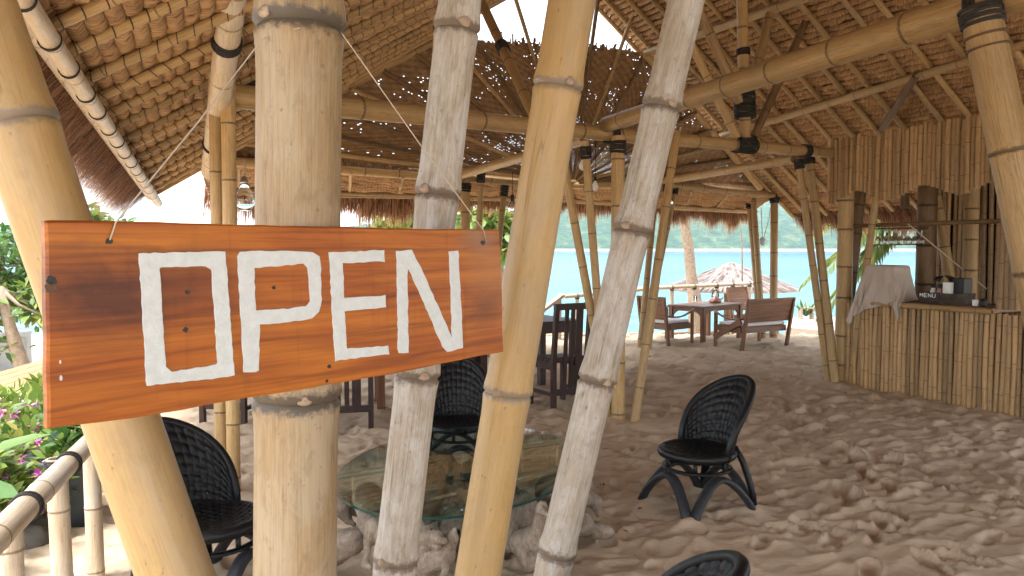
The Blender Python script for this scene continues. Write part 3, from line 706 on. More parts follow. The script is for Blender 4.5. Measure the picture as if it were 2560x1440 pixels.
# right-hand foreground post and the long beam
rp = bamboo('post', P(2700, 1200, 3.05), P(2449, 20, 3.25), 0.082, 0.074, 'tan', PAV, 'thick leaning bamboo post beside the bar front', spacing=.55, sides=28)
M_ = rp.matrix_basis; 
bp0, bp1 = P(1515, 312, 6.75), P(2720, -72, 2.95)
lb = bamboo('beam', bp0, bp1, 0.066, 0.078, 'tan', PAV, 'long thick bamboo beam sloping up towards the roof post', spacing=.48, sides=24)
wrap_at(rp, P(2452, 40, 3.24), 0.079, 0.09, cr=.006); wrap_at(rp, P(2462, 90, 3.23), 0.079, 0.01, 'browncord', .004); wrap_at(rp, P(2468, 120, 3.23), 0.079, 0.01, 'browncord', .004)
wrap_at(lb, P(2440, 15, 3.35), 0.081, 0.07, cr=.006)
# tie beam across the pavilion
TA, TB = P(560, 238, 4.72), P(2092, 384, 9.0)
t_mid = P(1545, 332, 6.80)
tb1 = bamboo('beam', TA, P(1650, 348, 7.3), 0.075, 0.060, 'tan', PAV, 'tie beam of brown bamboo crossing the pavilion', spacing=.5, sides=20)
tb2 = bamboo('beam', P(1600, 341, 7.05), TB, 0.062, 0.055, 'tan', PAV, 'far end of the tie beam reaching the bar', spacing=.5, sides=20)
def tie(px):                                       # point on the tie beam under a photo column
    X = (px - 1280) / FPX; a, c = TA, TB; t = (X * a.y - a.x) / ((c.x - a.x) - X * (c.y - a.y)); return a + (c - a) * t
# left post pair with the leaning pole lashed to it
for px, d, m in ((543, 4.75, 'tan'), (573, 4.68, 'tan')):
    o = bamboo('post', (P(px, 600, d).x, d, -.12), (P(px, 600, d).x + .01, d, P(px, 165, d).z), 0.040, 0.043, m, PAV, spacing=.36, sides=16); POSTFEET.append((P(px, 600, d).x, d, .12))
wrap_at(o, P(570, 150, 4.68), 0.05, 0.16)
lp = bamboo('brace_pole', P(527, 430, 5.6), P(584, -30, 3.7), 0.066, 0.066, 'pale', PAV, 'pale leaning bamboo brace lashed to the post pair', spacing=.6, sides=20)
wrap_at(lp, P(566, 112, 4.1), 0.071, 0.08); wrap_at(lp, P(536, 360, 5.2), 0.071, 0.03)
# middle cluster fanning out from one foot
def fan(px0, py0, px1, py1, r, d1, m='tan', nm='post'):
    g = G(px0, py0); return bamboo(nm, (g.x, g.y, -.12), P(px1, py1, d1), r, r * .9, m, PAV, spacing=.42, sides=16)
mid = [fan(1545, 1042, 1545, 340, .064, 6.8), fan(1520, 1040, 1462, 352, .038, 6.6), fan(1532, 1036, 1402, 372, .040, 6.75), fan(1583, 1047, 1692, 330, .040, 7.2)]
g = G(1545, 1042); POSTFEET.append((g.x, g.y, .25))
for o in mid[:2]: wrap_at(o, o.matrix_basis @ Vector((0, 0, length_of(o) - .10)), .068 if o is mid[0] else .043, .12)
wrap_at(tb1, tie(1545), 0.078, 0.10); 
# king post cluster on the tie beam
kp = tie(1860)
lk = P(1858, 262, kp.y)
k1 = bamboo('king_post', kp + Vector((0, 0, -.02)), P(1853, -60, kp.y), .058, .055, 'tan', PAV, spacing=.5, sides=18)
wrap_at(k1, P(1856, 130, kp.y), .062, .08); wrap_at(k1, P(1858, 255, kp.y), .10, .34, cr=.011); wrap_at(k1, kp + Vector((0, 0, .0)), .105, .13, cr=.011)
wrap_at(tb2, tie(1862), 0.075, 0.32)
for (x0, y0, x1, y1, r, m) in ((1843, 345, 1660, -30, .043, 'tan'), (1850, 255, 1728, -20, .05, 'tan'), (1872, 245, 1945, -40, .05, 'tan'), (1885, 342, 2052, -30, .042, 'brownb')):
    bamboo('strut', P(x0, y0, kp.y - .05), P(x1, y1, kp.y + (.4 if x1 > 1850 else -.3)), r, r * .92, m, PAV, spacing=.5, sides=16)
bamboo('strut', onR(2205, 322, -.2), onR(2290, 190, -.15), .04, .038, 'brownb', PAV, spacing=.5)
wrap_at(tb2, tie(2010), 0.066, 0.12)
# hanging strut near the vent
hs_ = bamboo('strut', tie(1345), P(1192, -20, 7.6), .042, .046, 'tan', PAV, spacing=.5, sides=16)
wrap_at(hs_, P(1265, 128, 7.0), .052, .13)
# ring beam and the outer posts on the sea side
RB = [P(500, 398, 8.35), P(850, 425, 9.2), P(1055, 440, 9.9), P(1160, 452, 10.4), P(1430, 463, 11.3), P(1670, 462, 11.6), P(1790, 476, 12.4), P(1940, 488, 13.0)]
RINGD = {}
for a, c in ((RB[0], RB[2]), (RB[2], RB[4]), (RB[4], RB[5]), (RB[5], RB[7])):
    ex = (c - a).normalized() * .08
    bamboo('ring_beam', a - ex, c + ex, .058, .052, 'tan', PAV, spacing=.5, sides=16)
def outer(px, pytop, d, r, pxb=None, m='tan', lash=True):
    top = P(px, pytop, d); bx = P(pxb if pxb else px, 700, d).x
    o = bamboo('post', (bx, d, -.12), top, r, r * .92, m, PAV, spacing=.45, sides=16); POSTFEET.append((bx, d, .14))
    if lash: wrap_at(o, top - Vector((0, 0, .07)), r + .008, .15)
    return o
outer(1163, 452, 10.35, .068); outer(1203, 430, 10.3, .043, 1185); outer(1262, 465, 10.7, .045, 1215); outer(1120, 452, 10.2, .04, 1150)
outer(1672, 455, 11.5, .058, 1618); outer(1690, 462, 11.7, .045, 1605); outer(1640, 470, 11.6, .05, 1600)
outer(1936, 486, 13.0, .066); outer(1882, 478, 12.9, .05, 1912); outer(1872, 500, 13.2, .045, 1905)
# inner rafters up to the tie beam
bamboo('beam', P(1135, 442, 10.3), P(1462, 348, 6.95), .055, .05, 'yellow', PAV, 'honey bamboo beam from the outer posts to the middle cluster', spacing=.5, sides=16)
bamboo('beam', P(1660, 452, 11.5), P(1985, 398, 9.0), .055, .05, 'yellow', PAV, 'honey bamboo beam from the outer posts to the bar', spacing=.5, sides=16)
# bar-side cluster
for (x0, y0, x1, y1, r, d1) in ((2075, 948, 1996, 398, .042, 8.85), (2092, 952, 2022, 385, .05, 8.95)):
    o = fan(x0, y0, x1, y1, r, d1); wrap_at(o, o.matrix_basis @ Vector((0, 0, length_of(o) - .06)), r + .008, .12)
g = G(2085, 950); POSTFEET.append((g.x, g.y, .22))

# ------------------------------------------------------------------ pavilion: woven gable panel, fan poles, thatch skirt
APX = P(1432, 458, 11.2)
EDGEPTS = [P(560, 375, 8.55), lerp(E1, R1, .30), lerp(E1, R1, .48), lerp(E1, R1, .62), P(1100, 88, 9.38), P(1190, 100, 9.6), P(1280, 104, 9.85), P(1375, 112, 10.08), P(1480, 112, 10.3), P(1612, 134, 10.5), P(1735, 272, 11.1), P(1835, 390, 11.9), P(1890, 455, 12.4)]
EDGEPTS[1:4] = [p - NLv * .08 for p in EDGEPTS[1:4]]
cum = [0]
for a, c in zip(EDGEPTS, EDGEPTS[1:]): cum.append(cum[-1] + (c - a).length)
def edge_at(s):
    s = s * cum[-1]
    for i in range(len(cum) - 1):
        if s <= cum[i + 1] + 1e-9: return EDGEPTS[i].lerp(EDGEPTS[i + 1], (s - cum[i]) / (cum[i + 1] - cum[i]))
    return EDGEPTS[-1].copy()
def woven_mat():
    m, nt, b = mat_new('woven_bamboo'); at = N(nt, 'ShaderNodeAttribute', attribute_name='tone')
    r = ramp(nt, [(0, (0.14, 0.075, 0.03)), (.5, (0.25, 0.14, 0.06)), (1, (0.38, 0.235, 0.11))], at.outputs['Fac'])
    nt.links.new(r.outputs[0], b.inputs['Base Color']); b.inputs['Roughness'].default_value = .6
    return m
MAT['woven'] = woven_mat()
def woven():
    b = MB(); tone = []; NS, NT = 250, 78
    E = [edge_at(i / NS) for i in range(NS + 1)]
    grid = [[APX.lerp(E[i], (0.06 + 0.94 * j / NT)) for i in range(NS + 1)] for j in range(NT + 1)]
    for j in range(NT):
        for i in range(NS):
            if j == NT - 1 and 95 < i < 190 and random.random() < .35: continue
            p00, p10, p11, p01 = grid[j][i], grid[j][i + 1], grid[j + 1][i + 1], grid[j + 1][i]
            nz = mnoise.noise(Vector((i * .055, j * .09, 3.3))) * .5 + .5
            n = (p10 - p00).cross(p01 - p00).normalized() * (.0025 if (i + j) % 2 else -.0025)
            def q(u, v): return p00 * (1 - u) * (1 - v) + p10 * u * (1 - v) + p11 * u * v + p01 * (1 - u) * v + n
            o = len(b.v); e_ = .12; hole = random.random() < .012 + max(0, nz - .5) * .75 + (.16 if j < 30 and nz > .42 else 0)
            u1 = random.uniform(.45, .62) if hole else 1 + e_; v1 = random.uniform(.35, .6) if hole else 1 + e_
            for u, v in ((-e_, -e_), (1 + e_, -e_), (1 + e_, v1), (u1, v1), (u1, 1 + e_), (-e_, 1 + e_)) if hole else ((-e_, -e_), (.5, -e_), (1 + e_, -e_), (1 + e_, 1 + e_), (.5, 1 + e_), (-e_, 1 + e_)): b.v.append(tuple(q(u, v)))
            b.f.append(tuple(range(o, o + 6)))
            t = min(1, max(0, .5 + .28 * mnoise.noise(Vector((i * .3 + (40 if (i // 3 + j // 3) % 2 else 0), j * .3, 1))) + (.14 if (i // 2 + j // 2) % 2 else -.14) + random.uniform(-.15, .15)))
            tone += [t] * 6
    # loose strip ends along the vent
    for k in range(90):
        s = random.uniform(.40, .74); p = edge_at(s); w = random.uniform(.008, .02); h = random.uniform(.02, .17) * random.random()
        o = len(b.v); x = (edge_at(s + .002) - p).normalized() * w; up = Vector((random.uniform(-.05, .05), 0, h)) 
        b.v += [tuple(p - x + Vector((0, 0, -.05))), tuple(p + x + Vector((0, 0, -.05))), tuple(p + x + up), tuple(p - x + up)]; b.f.append((o, o + 1, o + 2, o + 3)); tone += [random.random()] * 4
    b.at['tone'] = tone
    return tag(b.build('woven_panel', MAT['woven'], PAV), kind='stuff')
woven()
cen = sum(EDGEPTS, Vector()) / len(EDGEPTS)
for i, s in enumerate([.02, .075, .125, .175, .225, .275, .325, .37, .41, .455, .50, .555, .60, .645, .69, .735, .78, .83, .875, .92, .96]):
    e = edge_at(s); off = (_C - e).normalized() * .05
    end = e + (e - APX) * (.30 if .44 < s < .62 else .0)
    bamboo('fan_pole', APX.lerp(e, .04) + off, end + off, .022, .027, 'brownb' if i % 3 else 'tan', PAV, spacing=.45, sides=9)
# edge poles that carry the panel
bamboo('gable_pole', EDGEPTS[0] + Vector((0, -.05, -.05)), EDGEPTS[4] + Vector((0, -.05, -.05)), .05, .045, 'tan', PAV, spacing=.5)
bamboo('gable_pole', EDGEPTS[9] + Vector((0, -.06, -.03)), EDGEPTS[12] + Vector((.05, -.06, -.1)), .045, .05, 'tan', PAV, spacing=.5)
# skirt roof beyond the ring beam
def skirt(pa, pb, qa, qb, n):
    S = lambda u, v: (qa * (1 - u) + qb * u) * (1 - v) + (pa * (1 - u) + pb * u) * v
    sl = roof_slab('thatch_roof', S, PAV, .05, .14, (0.01, .01, .03, .05), 12, 4)
    sl['label'] = 'low thatched skirt roof on the sea side'
    L = (qb - qa).length; k = max(3, int((pa - qa).length / .11))
    for i in range(k): thatch_row(S, (i + .5) / k, sl, round(L / .6), .055, L, .10, .06, seed=900 + i + n)
    nr = max(3, round(L / .75)); nn = pnorm(S, .5, .5)
    for i in range(nr): 
        u = (i + .5) / nr; bamboo('rafter', S(u, -.02) - nn * .03, S(u + random.uniform(-.02, .05), 1.05) - nn * .03, .022, .02, 'tan', sl, spacing=.4, sides=8)
    bamboo('eave_pole', qa - nn * .05, qb - nn * .05, .035, .03, 'tan', PAV, spacing=.45); bamboo('eave_pole', S(0, .12) - nn * .055, S(1, .12) - nn * .055, .025, .025, 'tan', PAV, spacing=.45)
    out = (qa - pa); 
    fringe('thatch_fringe', qa + nn * .06, qb + nn * .06, out, int(1500 * L), .38, .8, PAV, .12, 1.1, .010, clump=1.0)
skirt(P(500, 402, 8.35) + Vector((0, 0, .02)), P(1055, 444, 9.9), P(520, 470, 9.1), P(1052, 484, 10.8), 0)
skirt(P(1050, 444, 9.9), P(1440, 466, 11.3), P(1050, 484, 10.8), P(1440, 494, 12.2), 20)
skirt(P(1440, 466, 11.3), P(1670, 466, 11.6), P(1440, 496, 12.2), P(1680, 510, 12.5), 40)
skirt(P(1665, 468, 11.6), P(1935, 490, 13.0), P(1676, 512, 12.5), P(1885, 524, 13.9), 60)

# ------------------------------------------------------------------ the OPEN sign hanging on the thick post
def sign_wood():
    m, nt, b = mat_new('varnished_sign_wood')
    tc = nt.nodes.new('ShaderNodeTexCoord')
    def mp(sc, loc=(0, 0, 0), rot=0.0):
        n = nt.nodes.new('ShaderNodeMapping'); n.inputs['Scale'].default_value = sc; n.inputs['Location'].default_value = loc; n.inputs['Rotation'].default_value = (0, rot, 0)
        nt.links.new(tc.outputs['Object'], n.inputs['Vector']); return n.outputs[0]
    warp = noise(nt, mp((2.2, 1, 5)), 1.0, 3, 0.5)
    wv = nt.nodes.new('ShaderNodeTexWave'); wv.wave_type = 'BANDS'; wv.bands_direction = 'Z'; wv.inputs['Scale'].default_value = 4.2
    wv.inputs['Distortion'].default_value = 7.0; wv.inputs['Detail'].default_value = 3; wv.inputs['Detail Scale'].default_value = 0.9
    nt.links.new(mp((0.35, 1, 1.6), (0.3, 0, 0.2), 0.10), wv.inputs['Vector'])
    fine = noise(nt, mp((3, 60, 130)), 1.0, 6, 0.65, 0.3)
    med = noise(nt, mp((2.0, 10, 17), (4, 0, 2)), 1.0, 5, 0.6, 0.7)
    base = ramp(nt, [(0.25, (0.22, 0.050, 0.006)), (0.48, (0.315, 0.086, 0.008)), (0.74, (0.42, 0.145, 0.012))], med).outputs[0]
    wl = ramp(nt, [(0.0, (0.35, 0.24, 0.20)), (0.035, (0.75, 0.66, 0.62)), (0.12, (1, 1, 1))], wv.outputs['Fac'])
    c = mixc(nt, base, wl.outputs[0], 0.45, 'MULTIPLY')
    fl = ramp(nt, [(0.32, (0.55, 0.48, 0.45)), (0.58, (1.08, 1.05, 1.0))], fine)
    c = mixc(nt, c, fl.outputs[0], 0.8, 'MULTIPLY')
    # dark burl at the left end and cloudy figure at the right end, as in the plank
    for (x, z, r, col, amt) in ((0.07, 0.155, 0.10, (0.045, 0.012, 0.008), 0.85), (0.20, 0.165, 0.09, (0.07, 0.016, 0.009), 0.55), (0.80, 0.10, 0.07, (0.08, 0.022, 0.012), 0.6), (0.82, 0.17, 0.09, (0.34, 0.15, 0.05), 0.5), (0.78, 0.235, 0.055, (0.24, 0.15, 0.09), .6)):
        vm = nt.nodes.new('ShaderNodeVectorMath'); vm.operation = 'DISTANCE'
        nt.links.new(mp((1, 0, 1.5)), vm.inputs[0]); vm.inputs[1].default_value = (x, 0, z * 1.5)
        wn = noise(nt, mp((9, 1, 22), (x * 9, 0, z)), 1.0, 5, 0.65, 0.5)
        ad = N(nt, 'ShaderNodeMath', operation='MULTIPLY_ADD'); ad.inputs[1].default_value = r * 1.5; nt.links.new(wn, ad.inputs[0]); nt.links.new(vm.outputs['Value'], ad.inputs[2])
        rr = ramp(nt, [(r * 1.0, (amt,) * 3), (r * 1.0 + r * .95, (0, 0, 0))], ad.outputs[0])
        c = mixc(nt, c, col, rr.outputs[0])
    scr = noise(nt, mp((40, 1, 3)), 1.0, 3, 0.6); rs = ramp(nt, [(0.30, (0.7, .64, .62)), (0.42, (1, 1, 1))], scr); c = mixc(nt, c, rs.outputs[0], 0.5, 'MULTIPLY')
    nt.links.new(c, b.inputs['Base Color']); b.inputs['Roughness'].default_value = 0.42; b.inputs['Specular IOR Level'].default_value = 0.3; b.inputs['Coat Weight'].default_value = 0.08; b.inputs['Coat Roughness'].default_value = 0.2
    bump(nt, b, fine, 0.12, 0.002)
    return m
MAT['signwood'] = sign_wood()
sTL, sTR = P(114, 551, .92), P(1250, 574, 1.576)
s_o = Vector((sTL.x, sTL.y, 0)); sx_ = Vector((sTR.x - sTL.x, sTR.y - sTL.y, 0)); SW = sx_.length; sx_.normalize(); sn_ = Vector((sx_.y, -sx_.x, 0))   # sn_ faces the camera
def onsign(px, py):                                # pixel -> (along, up) on the face of the plank
    r = ray(px, py); t = (s_o - Vector((_C.x, _C.y, 0))).dot(sn_) / r.dot(sn_); p = _C + r * t
    return ((p - s_o).dot(sx_), p.z)
Z0 = onsign(120, 1072)[1]
SIGN = thing('open_sign', 'varnished orange wooden plank sign with white painted OPEN lettering', 'sign')
SM = Matrix(((sx_.x, -sn_.x, 0, s_o.x), (sx_.y, -sn_.y, 0, s_o.y), (0, 0, 1, Z0), (0, 0, 0, 1)))
SIGN.matrix_basis = SM
def sg(px, py):
    a, z = onsign(px, py); return (a, z - Z0)
def sign_board():
    top = [(114, 552), (125, 550), (400, 555), (700, 563), (1000, 571), (1238, 574), (1250, 576)]
    right = [(1253, 640), (1257, 740), (1258, 830), (1261, 880)]
    bot = [(1235, 884), (1000, 931), (860, 956), (640, 992), (400, 1035), (250, 1058), (140, 1071), (121, 1073)]
    left = [(119, 1000), (118, 850), (115, 700)]
    poly = []
    raw = [sg(*p) for p in top + right + bot + left]
    for i, p in enumerate(raw):
        q = raw[(i + 1) % len(raw)]; n = max(1, int(math.hypot(q[0] - p[0], q[1] - p[1]) / .03))
        for k in range(n):
            t = k / n; poly.append((p[0] + (q[0] - p[0]) * t + random.uniform(-.0006, .0006), p[1] + (q[1] - p[1]) * t + random.uniform(-.0008, .0008)))
    b = MB(); n = len(poly)
    lay = [(0.003, .994), (0.0, .985), ]
    cx, cz = SW / 2, .125
    for (y, inset) in ((0.003, 0), (0.0, .003), ):
        for x, z in poly:
            dx = (1 if x < cx else -1) * inset; dz = (1 if z < cz else -1) * inset
            b.v.append((x + dx, y, z + dz))
    for (y, inset) in ((0.014, 0), (0.017, .003)):
        for x, z in poly:
            dx = (1 if x < cx else -1) * inset; dz = (1 if z < cz else -1) * inset; b.v.append((x + dx, y, z + dz))
    ring = [1, 0, 2, 3]
    for a, c in zip(ring, ring[1:]):
        for i in range(n): j = (i + 1) % n; b.f.append((a * n + i, c * n + i, c * n + j, a * n + j))
    b.f.append(tuple(n + i for i in range(n))[::-1]); b.f.append(tuple(3 * n + i for i in range(n)))
    o = b.build('plank', MAT['signwood'], SIGN); return o
sign_board()
def painted(name, loops):
    """a thick brush letter: outer outline and optional hole, slightly proud of the plank"""
    def dens(px, r):
        out = []
        for i, p in enumerate(px):
            q = px[(i + 1) % len(px)]; L = math.hypot(q[0] - p[0], q[1] - p[1]); n = max(1, int(L / 12))
            for k in range(n):
                t = k / n; out.append((p[0] + (q[0] - p[0]) * t + random.uniform(-r, r), p[1] + (q[1] - p[1]) * t + random.uniform(-r, r)))
        return [sg(*p) for p in out]
    cu = bpy.data.curves.new(name, 'CURVE'); cu.dimensions = '2D'; cu.fill_mode = 'BOTH'; cu.extrude = 0.0005; cu.bevel_depth = 0.0006; cu.bevel_resolution = 1
    for lp_ in loops:
        pts = dens(lp_, 1.3); sp = cu.splines.new('POLY'); sp.points.add(len(pts) - 1); sp.use_cyclic_u = True
        for p, (x, z) in zip(sp.points, pts): p.co = (x, z, 0, 1)
    tmp = bpy.data.objects.new('tmp', cu); COL.objects.link(tmp)
    me = bpy.data.meshes.new_from_object(tmp.evaluated_get(bpy.context.evaluated_depsgraph_get())); bpy.data.objects.remove(tmp)
    me.materials.clear(); me.materials.append(MAT['signpaint'])
    o = bpy.data.objects.new(name, me); link(o, SIGN); o.matrix_basis = Matrix(((1, 0, 0, 0), (0, 0, 1, -.0008), (0, 1, 0, 0), (0, 0, 0, 1))); return o
def paint_mat():
    m, nt, b = mat_new('sign_white_paint'); v = coords(nt, rand=False)
    f = noise(nt, v, 60, 6, .65); g = noise(nt, v, 260, 2, .5)
    r = ramp(nt, [(.25, (.47, .50, .50)), (.55, (.54, .58, .59)), (.8, (.59, .63, .65))], f)
    rg = ramp(nt, [(.72, (0, 0, 0)), (.8, (.6, .6, .6))], g)
    nt.links.new(mixc(nt, r.outputs[0], (.22, .19, .16), rg.outputs[0]), b.inputs['Base Color']); b.inputs['Roughness'].default_value = .6; bump(nt, b, f, .5, .004)
    return m
MAT['signpaint'] = paint_mat()
painted('painted_letter', [[(347, 634), (560, 629), (564, 660), (575, 800), (584, 938), (540, 945), (366, 963), (360, 850), (352, 720)], [(397, 672), (402, 668), (514, 664), (528, 674), (536, 790), (543, 908), (540, 912), (428, 930), (413, 918), (404, 790)]])
painted('painted_letter', [[(593, 640), (600, 629), (690, 628), (780, 630), (797, 642), (800, 660), (802, 760), (796, 780), (778, 795), (720, 805), (648, 811), (645, 926), (640, 929), (609, 930), (602, 800)], [(633, 669), (700, 664), (758, 658), (769, 668), (773, 720), (774, 752), (766, 765), (720, 772), (638, 777)]])
painted('painted_letter', [[(822, 632), (900, 629), (960, 625), (960, 653), (855, 657), (859, 744), (963, 739), (963, 768), (860, 777), (865, 872), (968, 865), (972, 884), (900, 893), (838, 901), (830, 780)]])
painted('painted_letter', [[(991, 628), (1028, 625), (1060, 690), (1095, 770), (1129, 848), (1128, 780), (1122, 629), (1144, 626), (1150, 740), (1156, 869), (1118, 879), (1105, 867), (1085, 815), (1050, 735), (1017, 663), (1018, 780), (1020, 882), (995, 882), (993, 750)]])
for px, py, r in ((272, 603, 9), (468, 730, 7), (464, 824, 8), (684, 719, 5), (1206, 606, 9), (823, 916, 6), (817, 952, 5), (128, 700, 13), (128, 718, 15)):
    a, z = sg(px, py); s_ = r / FPX * (1.0 if px < 600 else 1.3) ; b = MB()
    b.prism([(a + s_ * math.cos(q) * random.uniform(.7, 1.15), z + s_ * .85 * math.sin(q) * random.uniform(.7, 1.15)) for q in [2 * math.pi * k / 11 for k in range(11)]], 0, .0012, Matrix(((1, 0, 0, 0), (0, 0, 1, -.0011), (0, 1, 0, 0), (0, 0, 0, 1))))
    b.build('nail_hole', MAT['black'] if py != 718 else MAT['browncord'], SIGN)
for px, py, r in ((150, 905, 3.5), (152, 945, 5)):
    a, z = sg(px, py); s_ = r / FPX; b = MB(); b.prism([(a + s_ * .6 * math.cos(q), z + s_ * 1.3 * math.sin(q)) for q in [2 * math.pi * k / 9 for k in range(9)]], 0, .0012, Matrix(((1, 0, 0, 0), (0, 0, 1, -.0011), (0, 1, 0, 0), (0, 0, 0, 1)))); b.build('paint_drop', MAT['signpaint'], SIGN)
# cords from the nails up round the thick post
SMi = SM.inverted()
for (px, py), (qx, qy), dd in (((272, 600), (660, 92), 1.235), ((1213, 604), (858, 88), 1.26)):
    a, z = sg(px, py); A = Vector((a, -.003, z)); a2, z2 = sg(px + (14 if px < 500 else -8), 556 if px < 500 else 576); T = Vector((a2, -.004, z2)); B = SMi @ P(qx, qy, dd)
    b = MB(); b.tube([A, T, T.lerp(B, .5) + Vector((0, 0, -.004)), B, SMi @ P(750, 70, 1.225) if px < 500 else SMi @ P(850, 78, 1.3)], .0011, 6); b.build('cord', MAT['string'], SIGN, True)

# ------------------------------------------------------------------ the bar
BAR = thing('bamboo_bar', 'bar of upright bamboo slats with a serving window and counter', 'bar')
B0 = G(2085, 945); B1 = G(2560, 1030); bd = (B1 - B0); bd.z = 0; bd.normalize(); bn = Vector((bd.y, -bd.x, 0))
if bn.x < 0: bn = -bn                              # bn points behind the bar
def barpt(px):                                     # along-wall coordinate of a photo column
    X = (px - 1280) / FPX; return (X * B0.y - B0.x) / (bd.x - X * bd.y)
def wallz(px, py):
    t = barpt(px); p = B0 + bd * t; return P(px, py, p.y).z
slat_pool = {}
def slat(t, z0, z1, off=0.0, parent=BAR, rr=None, name='slat', o=None, d=None):
    r = rr or random.uniform(.0235, .0285); o = o or B0; d = d or bd
    p = o + d * t + bn * off; tl = random.uniform(-.012, .012)
    L = round((z1 - z0) / .05) * .05; key = (L, random.randrange(5))
    if key not in slat_pool: slat_pool[key] = bamboo_mesh('slat', L, .0245, .022, MAT['slat'], .3, 10, .006, len(slat_pool) * 7 + 1)
    ob = bpy.data.objects.new(name, slat_pool[key]); link(ob, parent)
    ob.matrix_basis = Matrix.Translation((p.x, p.y, z0)) @ Matrix.Rotation(tl, 4, 'X') @ Matrix.Rotation(random.uniform(-.012, .012), 4, 'Y') @ Matrix.Rotation(random.uniform(0, 6.28), 4, 'Z') @ Matrix.Diagonal((r / .0245, r / .0245, (z1 - z0) / L, 1))
    return ob
wave = [(2060, 512), (2085, 508), (2139, 476), (2160, 479), (2193, 498), (2214, 502), (2239, 498), (2302, 462), (2327, 465), (2393, 488), (2418, 483), (2493, 445), (2700, 400)]
wt_ = [(barpt(x), wallz(x, y)) for x, y in wave]
t = barpt(2072); TEND = barpt(2640)
while t < TEND:
    zb = float(np.interp(t, [a for a, _ in wt_], [z for _, z in wt_])); slat(t, zb, 2.74 + .06 * (t / 2.2) + random.uniform(-.03, .02), -.03); t += .0495
t = barpt(2124)
while t < TEND:
    slat(t, -.05, .885 + random.uniform(-.006, .006), 0.0); t += .0505
t = barpt(2500)
while t < TEND:                                    # full height slats right of the window
    slat(t, .93, 2.2, 0.02, rr=.034 if t < barpt(2500) + .05 else None); t += .058
b = MB(); cta = B0 + bd * barpt(2150); ctb = B0 + bd * barpt(2493); 
for a, c, w, z in ((cta, ctb, .44, .915),):
    b.bar(a + bn * .18 + Vector((0, 0, z)), c + bn * .18 + Vector((0, 0, z)), w, .05)
b.build('counter_top', MAT['teak'], BAR, bevel=.008)
fr = bamboo_mesh('counter_edge', (ctb - cta).length, .028, .028, MAT['slat'], .5, 12, 0, 77); ce = bpy.data.objects.new('counter_edge', fr); link(ce, BAR); ce.matrix_basis = frame(cta - bn * .05 + Vector((0, 0, .905)), ctb - bn * .05 + Vector((0, 0, .905)))
def bpole(p, q, r, m='tan', nm='post', sides=14): return bamboo(nm, p, q, r, r * .94, m, BAR, spacing=.4, sides=sides)
g = B0 + bd * barpt(2104) + bn * .05; bpole((g.x, g.y, -.1), (g.x, g.y, 2.75), .088, 'tan')
g = G(2116, 948); bpole((g.x, g.y - .1, -.1), P(2190, 490, g.y - .35), .04, 'tan', 'brace')
q = B0 + bd * barpt(2110) + bn * .5; bpole(P(2120, 760, q.y), P(2152, 470, q.y), .07, 'brownb', 'brace')
# dim interior: back posts, back wall, rails
bpole((P(2316, 600, 8.6).x, 8.6, 0), (P(2316, 600, 8.6).x, 8.6, 2.6), .105, 'brownb'); 
bpole((P(2428, 600, 8.3).x, 8.3, 0), (P(2428, 600, 8.3).x, 8.3, 2.5), .075, 'tan')
bpole(P(2382, 740, 8.8), P(2340, 490, 8.8), .06, 'tan', 'brace'); bpole(P(2262, 520, 8.9), P(2262, 350, 8.9), .05, 'brownb')
o0 = P(2335, 600, 9.3); o0.z = 0; o1 = P(2560, 600, 8.6); o1.z = 0; dd = (o1 - o0).normalized(); t = 0
while t < 2.2: slat(t, .0, 2.6, 0.0, o=o0, d=dd, name='back_slat'); t += .056
b = MB(); b.bar(o0 + bn * .06 + Vector((0, 0, 1.3)), o0 + dd * 2.2 + bn * .06 + Vector((0, 0, 1.3)), .02, 2.5); b.build('gap_shade_panel', MAT['mahog'], BAR)  # dark sheet added to block bright gaps between the back slats
b = MB(); b.bar(B0 + bd * (barpt(2124) - .02) + bn * .045 + Vector((0, 0, .42)), B0 + bd * TEND + bn * .045 + Vector((0, 0, .42)), .015, .9); b.build('gap_shade_board', MAT['mahog'], BAR)  # dark sheet added behind the front slats so no daylight shows through
rl = bpole(B0 + bd * barpt(2108) + bn * .10 + Vector((0, 0, wallz(2108, 565))), B0 + bd * barpt(2488) + bn * .10 + Vector((0, 0, wallz(2488, 552))), .024, 'brownb', 'rail')
b = MB(); b.tube([P(2270, 560, 8.1), P(2330, 610, 8.2), P(2400, 668, 8.3), P(2466, 722, 8.3)], .007, 6); b.build('guy_cord', MAT['string'], BAR, True)
# wooden shelf and dark back counter
b = MB(); b.bar(B0 + bd * .35 + bn * 1.15 + Vector((0, 0, .86)), B0 + bd * 1.9 + bn * 1.15 + Vector((0, 0, .86)), .4, .05); b.build('back_counter', MAT['mahog'], BAR)
b = MB(); b.box((-.06, -.06, 0), (.06, .06, .85)); 
for tt in (.45, 1.8):
    pp = B0 + bd * tt + bn * 1.15; o = b.build('back_counter_leg', MAT['mahog'], BAR, M=Matrix.Translation((pp.x, pp.y, -.05)))

